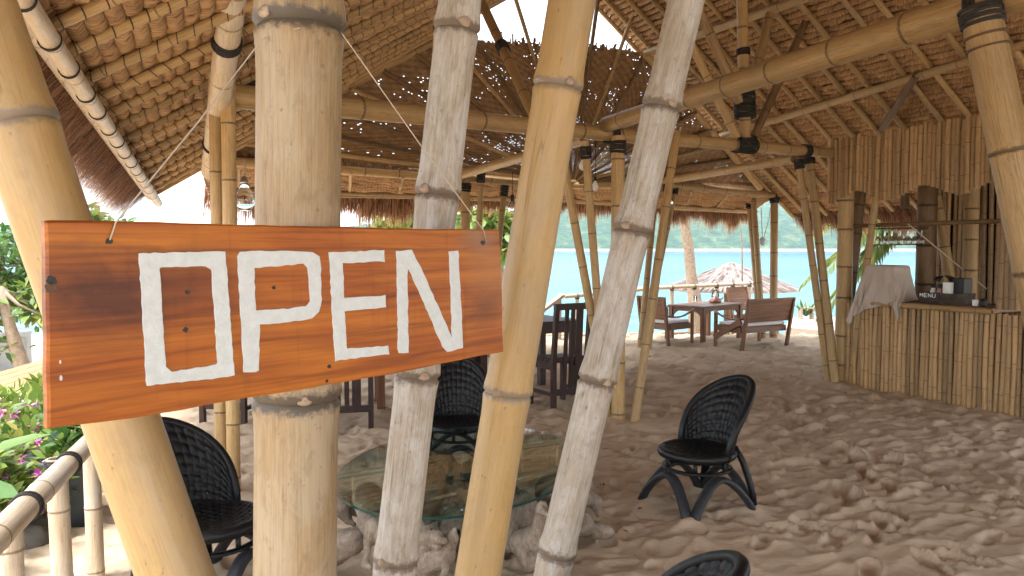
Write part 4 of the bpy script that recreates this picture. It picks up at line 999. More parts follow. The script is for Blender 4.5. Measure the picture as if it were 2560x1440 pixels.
# ------------------------------------------------------------------ things on the bar
def on_counter(px, back=.16):
    t = barpt(px); p = B0 + bd * t + bn * back; return Vector((p.x, p.y, .94))
BANG = math.atan2(bd.y, bd.x)
def cloth_cover():
    c = on_counter(2196, .10); o = thing('cloth_cover', 'beige cloth draped over a machine on the bar counter', 'cloth', (c.x, c.y, .941), BANG)
    CLOTH_MESH.materials.clear(); CLOTH_MESH.materials.append(MAT['cloth'])
    q = bpy.data.objects.new('drape', CLOTH_MESH); link(q, o); md = q.modifiers.new('thick', 'SOLIDIFY'); md.thickness = .004; md = q.modifiers.new('sub', 'SUBSURF'); md.levels = 1; md.render_levels = 1
    b = MB(); b.box((-.15, -.12, 0), (.20, .15, .365)); b.build('machine_body', MAT['metal'], o, bevel=.02)
cloth_cover()
def basket_mat():
    m, nt, b = mat_new('dark_wicker'); v = coords(nt, scale=(1, 1, 1), rand=False)
    w = nt.nodes.new('ShaderNodeTexBrick'); w.inputs['Scale'].default_value = 26; nt.links.new(v, w.inputs['Vector'])
    f = noise(nt, coords(nt, scale=(40, 40, 90), rand=False), 1, 3); r = ramp(nt, [(.3, (.02, .014, .01)), (.7, (.10, .07, .045))], f)
    nt.links.new(r.outputs[0], b.inputs['Base Color']); b.inputs['Roughness'].default_value = .7; bump(nt, b, f, .8, .006)
    return m
MAT['wicker'] = basket_mat()
def menu_basket():
    c = on_counter(2345, .16); o = thing('menu_basket', 'dark wicker basket holding a MENU board on the bar counter', 'basket', (c.x, c.y, .94), BANG)
    L, W, H = .40, .27, .11; b = MB()
    nz = 9                                             # woven bands one above another
    for k in range(nz):
        z = .008 + k * H / nz; g = .012 * k / nz + (.003 if k % 2 else 0)
        pts = []
        for (x, y) in ((-1, -1), (1, -1), (1, 1), (-1, 1)):
            cx, cy_ = x * (L / 2 - .03 + g), y * (W / 2 - .03 + g)
            a0 = {(-1, -1): math.pi, (1, -1): 1.5 * math.pi, (1, 1): 0, (-1, 1): .5 * math.pi}[(x, y)]
            for q in range(5): a = a0 + q / 4 * math.pi / 2; pts.append((cx + .03 * math.cos(a), cy_ + .03 * math.sin(a), z))
        b.tube(pts, .0075, 6, True)
    b.build('woven_side', MAT['wicker'], o, True)
    b = MB(); b.box((-L / 2 + .02, -W / 2 + .02, .0), (L / 2 - .02, W / 2 - .02, .012)); b.build('bottom', MAT['wicker'], o)
    b = MB(); b.box((.02, -.02, .012), (L / 2 - .015, W / 2 - .015, .26)); b.build('black_box', MAT['black'], o, bevel=.004)
    b = MB(); b.box((-.21, -.163, .055), (.02, -.153, .112)); brd = b.build('chalk_board', MAT['black'], o)
    for i, ch in enumerate('MENU'):                    # chalk strokes
        strokes = {'M': [(0, 0, 0, 1), (0, 1, .5, .4), (.5, .4, 1, 1), (1, 1, 1, 0)], 'E': [(0, 0, 0, 1), (0, 1, 1, 1), (0, .5, .8, .5), (0, 0, 1, 0)], 'N': [(0, 0, 0, 1), (0, 1, 1, 0), (1, 0, 1, 1)], 'U': [(0, 1, 0, .15), (0, .15, .3, 0), (.3, 0, .7, 0), (.7, 0, 1, .15), (1, .15, 1, 1)]}[ch]
        b = MB(); x0 = -.185 + i * .045
        for (a, z, c2, d2) in strokes: b.bar((x0 + a * .031, -.1635, .066 + z * .036), (x0 + c2 * .031, -.1635, .066 + d2 * .036), .006, .0012, (0, 1, 0))
        b.build('chalk_letter', MAT['white'], brd)
    for (x, y, r, h, m) in ((-.15, 0, .03, .155, 'cushion'), (-.10, .03, .035, .175, 'browncord'), (-.06, -.03, .03, .16, 'copper')):
        b = MB(); b.lathe([(r * .95, .012), (r, .02), (r, h - .03), (r * .7, h - .012), (r * .72, h)], 14, (x, y, 0)); j = b.build('jar', MAT[m], o, True)
        b = MB(); b.lathe([(r * .74, h), (r * .76, h + .004), (r * .76, h + .016), (r * .7, h + .018)], 14, (x, y, 0)); b.build('lid', MAT['black'], j, True)
    b = MB(); b.box((-.005, -.07, .02), (.085, -.03, .22)); b.build('white_carton', MAT['white'], o, bevel=.003)
    b = MB()
    for k in range(9): a = math.pi * k / 8; b.v += [(-.03 + .08 * math.cos(a), -.06, .235 + .05 * math.sin(a)), (-.03 + .08 * math.cos(a), .06, .235 + .05 * math.sin(a)), (-.03 + .09 * math.cos(a), -.06, .225 + .06 * math.sin(a)), (-.03 + .09 * math.cos(a), .06, .225 + .06 * math.sin(a))]
    for k in range(8):
        i = k * 4; j = i + 4; b.f += [(i, i + 1, j + 1, j), (i + 2, j + 2, j + 3, i + 3), (i, j, j + 2, i + 2), (i + 1, i + 3, j + 3, j + 1)]
    b.build('curved_lid', MAT['black'], o, True)
menu_basket()
c = on_counter(2246, .05); o = thing('menu_sheet', 'flat white leaflet lying beside the basket on the counter', 'leaflet', (c.x, c.y, .941), BANG + .1)
b = MB(); b.box((-.09, -.06, 0), (.07, .05, .006)); b.build('paper', MAT['white'], o); b = MB(); b.box((-.09, .05, 0), (.07, .056, .018)); b.build('spine', MAT['black'], o)
for px, m, h, lab in ((2428, 'white', .06, 'small white cup on the bar counter'), (2449, 'black', .075, 'small black cup on the bar counter next to the white one')):
    c = on_counter(px, .08); o = thing('cup', lab, 'cup', (c.x, c.y, .941)); b = MB(); b.lathe([(.022, 0), (.026, .01), (.028, h), (.024, h), (.021, .012)], 16); b.build('body', MAT[m], o, True)
def wine_glass():
    b = MB(); prof = [(.001, 0), (.03, .002), (.031, .004), (.006, .010), (.004, .02), (.004, .085), (.008, .092), (.03, .115), (.036, .145), (.033, .175), (.0295, .19), (.028, .19), (.0315, .175), (.034, .145), (.028, .118), (.005, .097)]
    b.lathe(prof, 16); return b.mesh('wine_glass', MAT['glass'])
wg = wine_glass(); RK = B0 + bd * barpt(2200) + bn * .30; zr = wallz(2200, 562)
rack = thing('glass_rack', 'dark metal rack hanging below the bar rail', 'rack', (RK.x, RK.y, zr - .035), BANG)
b = MB()
for y in (-.11, -.075, -.035, 0, .035, .075, .11): b.tube([(-.26, y, 0), (.26, y, 0)], .005, 6)
for x in (-.26, .26): b.tube([(x, -.12, 0), (x, .12, 0)], .006, 6)
b.build('wire_rails', MAT['black'], rack, True)
for x in (-.25, .25):
    b = MB(); b.tube([(x, 0, 0), (x, 0, .06), (x, -.19, .05)], .004, 6); b.build('hook', MAT['black'], rack, True)
for i, (x, y) in enumerate([(x, y) for x in (-.22, -.13, -.04, .06, .15, .23) for y in (-.055, .055)]):
    g_ = bpy.data.objects.new('wine_glass', wg); COL.objects.link(g_)
    g_.matrix_basis = Matrix.Translation((RK.x, RK.y, zr - .030)) @ Matrix.Rotation(BANG, 4, 'Z') @ Matrix.Translation((x, y, 0)) @ Matrix.Rotation(math.pi, 4, 'X')
    tag(g_, 'clear wine glass hanging upside down in the rack over the bar', 'wine glass', 'glasses hanging in the rack')

# ------------------------------------------------------------------ woven rubber chairs round the glass table
def weave_grid(fn, nu, nv, amp, sub=4, holes=0.0, keep=None, seed=1):
    """basket weave: each crossing is a pillow, over and under in turn"""
    rnd = random.Random(seed); b = MB(); NU, NV = nu * sub, nv * sub; idx = {}
    for j in range(NV + 1):
        for i in range(NU + 1):
            u, v = i / NU, j / NV; fu, fv = (u * nu) % 1, (v * nv) % 1; ci, cj = min(int(u * nu), nu - 1), min(int(v * nv), nv - 1)
            a, c_ = (fu, fv) if (ci + cj) % 2 else (fv, fu)
            h = (1 - abs(2 * a - 1) ** 6) * (0.35 + 0.65 * (1 - (2 * c_ - 1) ** 2)) * amp if 0 < u < 1 and 0 < v < 1 else 0
            p, n = fn(u, v); b.v.append(tuple(p + n * h))
    for j in range(NV):
        for i in range(NU):
            if i % sub == 0 and j % sub == 0 and i and j < NV * .5 and j and holes == 0 and nu > 20 and rnd.random() < .3: continue
            b.f.append((j * (NU + 1) + i, j * (NU + 1) + i + 1, (j + 1) * (NU + 1) + i + 1, (j + 1) * (NU + 1) + i))
    return b
SZ = .315; SR = .205
def tyre_chair_parts():
    out = []
    # seat: disc woven on top with a thick rolled rim
    def seat_fn(u, v):
        x, y = 2 * u - 1, 2 * v - 1
        dx, dy = x * math.sqrt(1 - y * y / 2), y * math.sqrt(1 - x * x / 2)
        return Vector((dx * SR * .97, dy * SR * .97, SZ - .016 * (1 - (dx * dx + dy * dy)))), Vector((0, 0, 1))
    out.append(('woven_seat', weave_grid(seat_fn, 11, 11, .010), 'rubber', True, None))
    b = MB(); n = 40
    b.tube([(SR * math.cos(2 * math.pi * k / n), SR * math.sin(2 * math.pi * k / n), SZ - .018 + .002 * math.sin(k * 3)) for k in range(n)], .028, 10, True)
    out.append(('seat_rim', b, 'rubber', True, None))
    b = MB(); b.lathe([(SR * .97, SZ - .05), (SR * 1.0, SZ - .03), (SR * .95, SZ - .02), (SR * .9, SZ - .035), (SR * .9, SZ - .05)], 32); out.append(('seat_underside', b, 'rubber', True, None))
    # backrest: egg shaped shell wrapped round the rear of the seat (rear is -Y)
    TH = math.radians(78); HB = .43
    def ztop(th): 
        c_ = math.cos(th / TH * math.pi / 2); return HB * max(0, c_) ** .62
    def back_pt(th, z):
        f = z / HB; r = SR * 1.02 + .15 * f ** 1.25 - .03 * math.sin(f * math.pi) ; w = 1 - .16 * f * f
        return Vector((math.sin(th) * r * w * (1.02 + .10 * math.sin(f * math.pi)), -math.cos(th) * r, SZ - .035 + z))
    def back_fn(u, v):
        th = (2 * u - 1) * TH * .995; z = v * ztop(th); p = back_pt(th, z); c = back_pt(th, z); n = Vector((-math.sin(th), math.cos(th), .25)).normalized(); return p, n
    bk = weave_grid(back_fn, 21, 9, .009, 5, .0); out.append(('woven_back', bk, 'rubber', True, ('SOLIDIFY', .012)))
    b = MB(); pts = [back_pt((2 * u - 1) * TH, ztop((2 * u - 1) * TH)) for u in np.linspace(0, 1, 45)]
    b.tube(pts, .020, 9); out.append(('back_rim', b, 'rubber', True, None))
    # lower hoop and four arched legs cut from tyre wall
    b = MB(); n = 36; b.tube([(SR * .93 * math.cos(2 * math.pi * k / n), SR * .93 * math.sin(2 * math.pi * k / n), SZ - .105) for k in range(n)], .018, 8, True, flat=.6); out.append(('hoop', b, 'rubber', True, None))
    for k in range(6):
        b = MB(); a = 2 * math.pi * (k + .3) / 6; b.tube([(SR * .9 * math.cos(a), SR * .9 * math.sin(a), SZ - .11), (SR * .9 * math.cos(a), SR * .9 * math.sin(a), SZ - .04)], .012, 6)
        out.append(('spacer', b, 'rubber', True, None))
    FR = .335
    for k in range(4):
        a0 = math.pi / 4 + k * math.pi / 2; a1 = a0 + math.pi / 2; A = Vector((FR * math.cos(a0 + .03), FR * math.sin(a0 + .03), -.05)); B = Vector((FR * math.cos(a1 - .03), FR * math.sin(a1 - .03), -.05)); pts = []
        for i in range(17):
            s = i / 16; p = A.lerp(B, s); hgt = (SZ - .085) * math.sin(math.pi * s) ** .72; inn = 1 - .16 * math.sin(math.pi * s)
            pts.append(Vector((p.x * inn, p.y * inn, -.05 + hgt)))
        b = MB(); b.tube(pts, .035, 10, flat=.55); out.append(('leg_arch', b, 'rubbergrey', True, None))
    for s in (-1, 1):
        b = MB(); b.tube([(s * .13, -.175, SZ + .02), (s * .155, -.215, SZ - .07), (s * .2, -.235, SZ - .2), (s * .235, -.245, -.04)], [.022, .028, .028, .024], 8, flat=.7); out.append(('back_stay', b, 'rubber', True, None))
    return [(n, b.mesh(n, MAT[m], sm), md) for n, b, m, sm, md in out]
TYRE = tyre_chair_parts()
def tyre_chair(x, y, face, label):
    o = thing('woven_rubber_chair', label, 'chair', (x, y, 0), face - math.pi / 2, 'low black rubber chairs around the glass table')
    for n, me, md in TYRE:
        q = bpy.data.objects.new(n, me); link(q, o)
        if md: mm = q.modifiers.new('thick', md[0]); mm.thickness = md[1]; mm.offset = 0
    for k in range(4): a = math.pi / 4 + k * math.pi / 2 + face - math.pi / 2; POSTFEET.append((x + .335 * math.cos(a), y + .335 * math.sin(a), .06))
    return o
R_ = math.radians
tyre_chair(1.10, 4.52, R_(206), 'low black woven rubber chair standing alone on open sand facing the glass table')
tyre_chair(-1.33, 3.35, R_(-22), 'low black woven rubber chair between the yellow post and thick post')
tyre_chair(-0.375, 5.22, R_(-82), 'low black woven rubber chair behind the glass table')
tyre_chair(0.225, 1.965, R_(166), 'low black woven rubber chair of which only the backrest top shows')

# ------------------------------------------------------------------ glass table on a carved root
TBL = thing('glass_table', 'oval green glass table on a driftwood base carved with animals', 'table')
ec = Vector((-0.252, 4.053)); ZT = .36; ea1, ea2 = .855, .608; ed = Vector((-.2912, -.9566)); en = Vector((-.9566, .2912))
n = 72; ring = [ec + ed * (ea1 * math.cos(2 * math.pi * k / n)) + en * (ea2 * math.sin(2 * math.pi * k / n)) for k in range(n)]
b = MB(); b.v = [(p.x, p.y, ZT) for p in ring] + [(p.x, p.y, ZT - .012) for p in ring]
b.f = [tuple(range(n)), tuple(range(2 * n - 1, n - 1, -1))] + [(i, n + i, n + (i + 1) % n, (i + 1) % n) for i in range(n)]; b.mi = [0, 0] + [1] * n
if (Vector(b.v[1]) - Vector(b.v[0])).cross(Vector(b.v[2]) - Vector(b.v[0])).z < 0: b.f = [f_[::-1] for f_ in b.f]
b.build('glass_top', [MAT['tableglass'], MAT['glassedge']], TBL)
def blob_mesh(name, caps, voxel, disp=.006, smooth_it=3):
    """union of tapered limbs fused into one carved surface"""
    b = MB()
    for (p, q, r0, r1) in caps:
        p = Vector(p); q = Vector(q); d = q - p; L = max(d.length, 1e-3); z = d.normalized() if d.length > 1e-4 else Vector((0, 0, 1)); x = z.cross(Vector((.3, .2, 1))).normalized(); y = z.cross(x); rows = []
        for k in range(5): a = -math.pi / 2 + math.pi / 2 * (k + .35) / 5; rows.append((p + z * r0 * math.sin(a), r0 * math.cos(a)))
        for k in range(4): t = k / 3; rows.append((p.lerp(q, t), r0 + (r1 - r0) * t))
        for k in range(5): a = math.pi / 2 * (k + .65) / 5; rows.append((q + z * r1 * math.sin(a), r1 * math.cos(a)))
        S = 12; o = len(b.v)
        for c, r in rows:
            for s in range(S): a = 2 * math.pi * s / S; b.v.append(tuple(c + (x * math.cos(a) + y * math.sin(a)) * r))
        for i in range(len(rows) - 1):
            for s in range(S): l = (s + 1) % S; b.f.append((o + i * S + s, o + i * S + l, o + (i + 1) * S + l, o + (i + 1) * S + s))
        b.f.append(tuple(o + s for s in range(S))[::-1]); b.f.append(tuple(o + (len(rows) - 1) * S + s for s in range(S)))
    me = b.mesh(name, MAT['carved']); tmp = bpy.data.objects.new('tmp', me); COL.objects.link(tmp)
    m = tmp.modifiers.new('r', 'REMESH'); m.mode = 'VOXEL'; m.voxel_size = voxel; m.use_smooth_shade = True
    m2 = tmp.modifiers.new('s', 'SMOOTH'); m2.iterations = smooth_it; m2.factor = .5
    out = bpy.data.meshes.new_from_object(tmp.evaluated_get(bpy.context.evaluated_depsgraph_get())); bpy.data.objects.remove(tmp)
    co = np.zeros(len(out.vertices) * 3, np.float32); out.vertices.foreach_get('co', co); co = co.reshape(-1, 3); no = np.zeros_like(co).ravel(); out.vertices.foreach_get('normal', no); no = no.reshape(-1, 3)
    h = (fbm(co[:, 0] * 30 + co[:, 2] * 17, co[:, 1] * 30 - co[:, 2] * 23, 3, 6) - .45) * 2 * disp
    co = co + no * h[:, None]; out.vertices.foreach_set('co', co.astype(np.float32).ravel()); out.update(); out.name = name
    if not out.materials: out.materials.append(MAT['carved'])
    return out
def blob(name, caps, voxel=.009, disp=.005, label=None, sm=3):
    if name != 'root_base': caps = [(p, q, r0 * 1.08, r1 * 1.08) for p, q, r0, r1 in caps]
    o = bpy.data.objects.new(name, blob_mesh(name, caps, voxel, disp, sm)); link(o, TBL)
    if label: o['label'] = label
    return o
cx, cy_ = ec.x, ec.y
root = [((cx, cy_, .0), (cx + .02, cy_, .19), .22, .15)]
for k in range(9):
    a = k * 2 * math.pi / 9 + .2; r1 = random.uniform(.36, .5)
    root.append(((cx + .12 * math.cos(a), cy_ + .14 * math.sin(a), .18), (cx + r1 * .8 * math.cos(a), cy_ + r1 * math.sin(a), .0), .085, .04))
for k in range(5):
    a = k * 2 * math.pi / 5 + .9; root.append(((cx + .1 * math.cos(a), cy_ + .1 * math.sin(a), .2), (cx + .24 * math.cos(a), cy_ + .34 * math.sin(a), .298), .07, .045))
for k in range(16):                                  # thin twisting roots
    a = k * 2 * math.pi / 16 + random.uniform(-.15, .15); r1 = random.uniform(.42, .68); pz = [Vector((cx + f_ * r1 * .75 * math.cos(a + .5 * f_ * (1 if k % 2 else -1)), cy_ + f_ * r1 * math.sin(a + .5 * f_ * (1 if k % 2 else -1)), z_)) for f_, z_ in ((.3, .26), (.55, .20 + .06 * (k % 3)), (.8, .10), (1.0, .0))]
    for q0_, q1_, ra, rb in zip(pz, pz[1:], (.05, .04, .032), (.04, .032, .022)): root.append((q0_, q1_, ra, rb))
blob('root_base', root, .012, .010)
def PP(px, py, d): return P(px, py, d)
# crouching lion: body, mane, muzzle, forelegs
L_ = lambda px, py, d: PP(px, py, d * 1.1)
lion = [(L_(1010, 1400, 3.12), L_(1060, 1385, 3.08), .075, .07), (L_(1060, 1372, 3.06), L_(1078, 1345, 3.02), .06, .05), (L_(1076, 1335, 3.0), L_(1092, 1342, 2.95), .038, .028), (L_(1092, 1346, 2.95), L_(1108, 1352, 2.91), .024, .018),
        (L_(1056, 1312, 3.03), L_(1052, 1304, 3.03), .017, .010), (L_(1084, 1316, 3.03), L_(1090, 1308, 3.04), .016, .009), (L_(1080, 1362, 2.97), L_(1098, 1368, 2.93), .016, .012)]
lo = blob('carved_lion', lion, .0055, .003, 'carved lion head with open mouth')
for (px, py, d) in ((1079, 1324, 2.965), (1098, 1326, 2.972)):
    b = MB(); b.lathe([(.001, -.006), (.005, -.003), (.006, 0), (.005, .003), (.001, .006)], 8, tuple(L_(px, py, d))); b.build('eye', MAT['black'], lo, True)
for k in range(7):                                   # grooves of the mane
    b = MB(); a = L_(1038 + k * 7, 1352 + k * 4, 3.03); b.tube([a, a + Vector((-.006, -.015, -.045)), a + Vector((-.003, -.01, -.085))], [.006, .009, .003], 6); b.build('mane_lock', MAT['carved'], lo, True)
wolf = [(L_(1035, 1420, 3.05), L_(1110, 1385, 3.0), .062, .05), (L_(1110, 1380, 3.0), L_(1130, 1345, 2.98), .042, .03), (L_(1130, 1340, 2.98), L_(1138, 1322, 2.97), .022, .009), (L_(1108, 1350, 2.99), L_(1122, 1338, 2.98), .02, .012),
        (L_(1108, 1395, 2.98), L_(1118, 1420, 2.97), .026, .015), (L_(1118, 1420, 2.97), L_(1100, 1455, 2.97), .015, .012), (L_(1010, 1430, 3.05), L_(985, 1470, 3.03), .05, .04)]
blob('carved_dog', wolf, .006, .004, 'carved running animal with a raised leg')
beast = [(L_(955, 1330, 3.1), L_(935, 1300, 3.2), .06, .075), (L_(935, 1310, 3.08), L_(920, 1355, 3.06), .036, .022), (L_(920, 1358, 3.06), L_(914, 1408, 3.04), .018, .015), (L_(914, 1410, 3.03), L_(925, 1418, 3.0), .02, .014), (L_(940, 1275, 3.3), L_(920, 1250, 3.35), .09, .07)]
blob('carved_lioness', beast, .006, .003, 'carved standing big cat with a paw forward')
bs = [(L_(800, 1390, 3.2), L_(885, 1350, 3.2), .075, .06), (L_(885, 1350, 3.2), L_(925, 1330, 3.3), .055, .05), (L_(855, 1270, 3.4), L_(870, 1300, 3.4), .045, .022), (L_(870, 1300, 3.4), L_(885, 1312, 3.38), .018, .012), (L_(848, 1255, 3.5), L_(900, 1262, 3.55), .05, .06)]
blob('carved_root', bs, .008, .006)
duck = [(L_(1300, 1352, 3.15), L_(1345, 1350, 3.12), .05, .075), (L_(1348, 1330, 3.1), L_(1352, 1285, 3.08), .036, .03), (L_(1352, 1282, 3.08), L_(1356, 1266, 3.08), .03, .024), (L_(1300, 1365, 3.15), L_(1330, 1400, 3.1), .04, .05), (L_(1355, 1275, 3.06), L_(1374, 1290, 3.0), .018, .010)]
blob('carved_duck', duck, .007, .005, 'carved duck with a long neck')
stump = [(L_(1262, 1265, 3.3), L_(1275, 1345, 3.2), .085, .06), (L_(1240, 1300, 3.4), L_(1290, 1280, 3.45), .1, .1)]
blob('carved_root', stump, .010, .008)
rk = [(L_(1440, 1230, 3.75), L_(1490, 1255, 3.7), .075, .035), (L_(1400, 1290, 3.6), L_(1455, 1310, 3.55), .08, .06), (L_(1490, 1255, 3.7), L_(1496, 1285, 3.65), .035, .02), (L_(1490, 1325, 3.6), L_(1520, 1330, 3.62), .045, .035), (L_(1380, 1230, 3.8), L_(1440, 1215, 3.85), .09, .09)]
blob('carved_crocodile', rk, .010, .006, 'carved rounded root end with an open jaw')

# ------------------------------------------------------------------ dark dining sets
def dining_parts():
    W, D, HS, HT = .43, .44, .445, .98; out = []
    def add(n, fn):
        b = MB(); fn(b); out.append((n, b.mesh(n, MAT['mahog'], False)))
    for sx in (-1, 1):
        add('leg', lambda b: b.bar((sx * (W / 2 - .022), D / 2 - .022, -.06), (sx * (W / 2 - .022), D / 2 - .022, HS - .02), .042, .042, (0, 1, 0)))
        add('back_post', lambda b: (b.bar((sx * (W / 2 - .022), -D / 2 + .022, -.06), (sx * (W / 2 - .022), -D / 2 + .022, HS), .044, .044, (0, 1, 0)), b.bar((sx * (W / 2 - .022), -D / 2 + .022, HS), (sx * (W / 2 - .022), -D / 2 - .03, HT - .03), .042, .04, (0, 1, 0))))
        add('side_rail', lambda b: b.bar((sx * (W / 2 - .022), -D / 2 + .04, HS - .05), (sx * (W / 2 - .022), D / 2 - .04, HS - .05), .024, .07))
        add('stretcher', lambda b: b.bar((sx * (W / 2 - .022), -D / 2 + .04, .13), (sx * (W / 2 - .022), D / 2 - .04, .13), .022, .038))
    add('front_rail', lambda b: b.bar((-W / 2 + .04, D / 2 - .022, HS - .05), (W / 2 - .04, D / 2 - .022, HS - .05), .024, .07))
    add('cross_stretcher', lambda b: b.bar((-W / 2 + .04, -D / 2 + .022, .15), (W / 2 - .04, -D / 2 + .022, .15), .024, .06))
    for i in range(5):
        y = -D / 2 + .05 + i * .085; add('seat_slat', lambda b: b.box((-W / 2 + .002, y - .038, HS - .014), (W / 2 - .002, y + .038, HS + .008)))
    yb = lambda z: -D / 2 + .022 - .052 * max(0, (z - HS)) / (HT - HS)
    add('top_rail', lambda b: b.bar((-W / 2, yb(HT), HT - .02), (W / 2, yb(HT), HT - .02), .046, .06))
    add('low_rail', lambda b: b.bar((-W / 2 + .04, yb(.5), HS + .012), (W / 2 - .04, yb(.5), HS + .012), .024, .05))
    for x, w in ((-.075, .04), (-.005, .04), (.075, .075)):
        add('back_slat', lambda b: b.bar((x, yb(.45) - .002, .16), (x, yb(HT), HT - .04), .016, w, (1, 0, 0)))
    return out
DIN = dining_parts()
def dining_chair(x, y, face, label):
    o = thing('dining_chair', label, 'chair', (x, y, 0), face - math.pi / 2, 'dark slat-back dining chairs')
    for n, me in DIN: link(bpy.data.objects.new(n, me), o)
    for a in (.785, 2.356, 3.93, 5.5): POSTFEET.append((x + .29 * math.cos(a + face), y + .29 * math.sin(a + face), .07))
    return o
def dining_table(x, y, rz, Lx, Ly, label, mat='mahog', H=.75, leg=.075):
    o = thing('dining_table', label, 'table', (x, y, 0), rz); b = MB(); b.box((-Lx / 2, -Ly / 2, H - .04), (Lx / 2, Ly / 2, H)); b.build('tabletop', MAT[mat], o, bevel=.005)
    for sx in (-1, 1):
        for sy in (-1, 1): b = MB(); b.box((sx * (Lx / 2 - .07) - leg / 2, sy * (Ly / 2 - .07) - leg / 2, -.06), (sx * (Lx / 2 - .07) + leg / 2, sy * (Ly / 2 - .07) + leg / 2, H - .041)); b.build('leg', MAT[mat], o, bevel=.004); 
    for sy in (-1, 1): b = MB(); b.box((-Lx / 2 + .11, sy * (Ly / 2 - .06) - .012, H - .13), (Lx / 2 - .11, sy * (Ly / 2 - .06) + .012, H - .041)); b.build('apron', MAT[mat], o)
    for sx in (-1, 1): b = MB(); b.box((sx * (Lx / 2 - .06) - .012, -Ly / 2 + .11, H - .13), (sx * (Lx / 2 - .06) + .012, Ly / 2 - .11, H - .041)); b.build('apron', MAT[mat], o)
    return o
fd = math.atan2(.85, -.52)
dining_chair(.45, 7.42, fd, 'dark slat-back dining chair beside the weathered grey post')
dining_table(.02, 8.12, fd - math.pi / 2, 1.25, .75, 'dark dining table behind the dark slat-back chair')
dining_chair(-.62, 7.6, R_(60), 'dark dining chair glimpsed beyond the rubber chair behind the glass table')
dining_chair(-1.42, 6.62, R_(100), 'dark dining chair beside the brown wooden table leg')
dining_chair(-2.45, 6.75, R_(80), 'dark dining chair behind the pair of slim bamboo posts')
dining_table(-1.78, 7.45, R_(12), 1.1, .8, 'brown wooden dining table mostly hidden by the sign', 'teakz')

# ------------------------------------------------------------------ lounge set near the sea
def panel(b, pts, th):
    """flat board through four corners, given a thickness"""
    p = [Vector(q) for q in pts]; n = (p[1] - p[0]).cross(p[3] - p[0]).normalized() * th / 2
    b.add([q - n for q in p] + [q + n for q in p], [(0, 3, 2, 1), (4, 5, 6, 7), (0, 1, 5, 4), (1, 2, 6, 5), (2, 3, 7, 6), (3, 0, 4, 7)])
def lounge_seat(name, label, cat, x, y, face, W, D=.58, HB=.73, cush=True):
    o = thing(name, label, cat, (x, y, 0), face - math.pi / 2, 'brown wooden lounge seats'); T = 'teakz'
    HS = .30; yb = lambda z: -D / 2 - .13 * max(0, z - .2) / .53
    for s in (-1, 1):
        b = MB(); b.bar((s * (W / 2 - .025), -D / 2, -.06), (s * (W / 2 - .025), yb(HB), HB), .045, .05, (0, 1, 0)); b.build('back_leg', MAT[T], o, bevel=.004)
        b = MB(); b.bar((s * (W / 2 - .025), D / 2 - .03, -.06), (s * (W / 2 - .025), D / 2 - .03, .50), .042, .042, (0, 1, 0)); b.build('front_leg', MAT[T], o, bevel=.004)
        b = MB(); b.bar((s * (W / 2 - .025), -D / 2 + .02, HS - .05), (s * (W / 2 - .025), D / 2 - .03, HS - .04), .03, .085); b.build('side_rail', MAT[T], o)
        pts = [(s * (W / 2 - .02), yb(.42) + .01, .43)] + [(s * (W / 2 - .02), -D / 2 + t * D, .43 + .035 * t - .045 * math.sin(t * math.pi) + .06 * t * t) for t in (.2, .4, .6, .8, 1.0)]
        b = MB(); b.tube(pts, [.024] * 6, 8, flat=.6, up=(0, 0, 1)); b.build('armrest', MAT['teak'], o, True)
    b = MB(); b.bar((-W / 2 + .03, -D / 2 + .02, HS - .05), (W / 2 - .03, -D / 2 + .02, HS - .05), .03, .09); b.build('back_rail', MAT['teak'], o)
    b = MB(); b.bar((-W / 2 + .03, D / 2 - .03, HS - .05), (W / 2 - .03, D / 2 - .03, HS - .05), .03, .09); b.build('front_rail', MAT['teak'], o)
    nb = 4; z0 = .37
    for k in range(nb):                                # back boards
        za = z0 + (HB - z0) * k / nb + .003; zb = z0 + (HB - z0) * (k + 1) / nb - .002
        b = MB(); panel(b, [(-W / 2 + .05, yb(za), za), (W / 2 - .05, yb(za), za), (W / 2 - .05, yb(zb), zb), (-W / 2 + .05, yb(zb), zb)], .02); b.build('back_board', MAT['teak'], o)
    b = MB(); b.bar((-W / 2, yb(HB), HB), (W / 2, yb(HB), HB), .03, .025); b.build('top_rail', MAT['teak'], o)
    for k in range(4): b = MB(); yy = -D / 2 + .09 + k * .125; b.box((-W / 2 + .05, yy - .055, HS - .01), (W / 2 - .05, yy + .055, HS + .008)); b.build('seat_board', MAT['teak'], o)
    if cush: b = MB(); b.box((-W / 2 + .06, -D / 2 + .0, HS + .009), (W / 2 - .06, D / 2 - .06, HS + .055)); b.build('cushion', MAT['cushion'], o, bevel=.02)
    for a in (.9, 2.2, 4.0, 5.4): POSTFEET.append((x + .3 * math.cos(a + face), y + .3 * math.sin(a + face), .08))
    return o
bl, br = G(1855, 868), G(1965, 858); bx = (br - bl); bW = bx.length + .06; fb = math.atan2(bx.y, bx.x) + math.pi / 2; bc = (bl + br) / 2 + Vector((math.cos(fb), math.sin(fb), 0)) * .29
bench = lounge_seat('wooden_bench', 'brown wooden bench with its boarded back towards the bar side', 'bench', bc.x, bc.y, fb, bW)
b = MB(); b.bar((-bW / 2 - .012, -.30, .40), (-bW / 2 - .012, .25, .10), .024, .09); b.build('brace_board', MAT['teak'], bench)
al, ar = G(1672, 858), G(1732, 853); av = (ar - al); fa = math.atan2(av.y, av.x) + .1; ac = (al + ar) / 2 + Vector((-math.sin(fa), math.cos(fa), 0)) * .27
lounge_seat('wooden_armchair', 'brown wooden armchair with a white cushion left of the lounge table', 'armchair', ac.x, ac.y, fa, .60)
lounge_seat('wooden_armchair', 'brown wooden armchair behind the lounge table next to the outer post', 'armchair', P(1893, 740, 13.9).x, 13.95, fb + math.pi + .1, .58, HB=.78, cush=False)
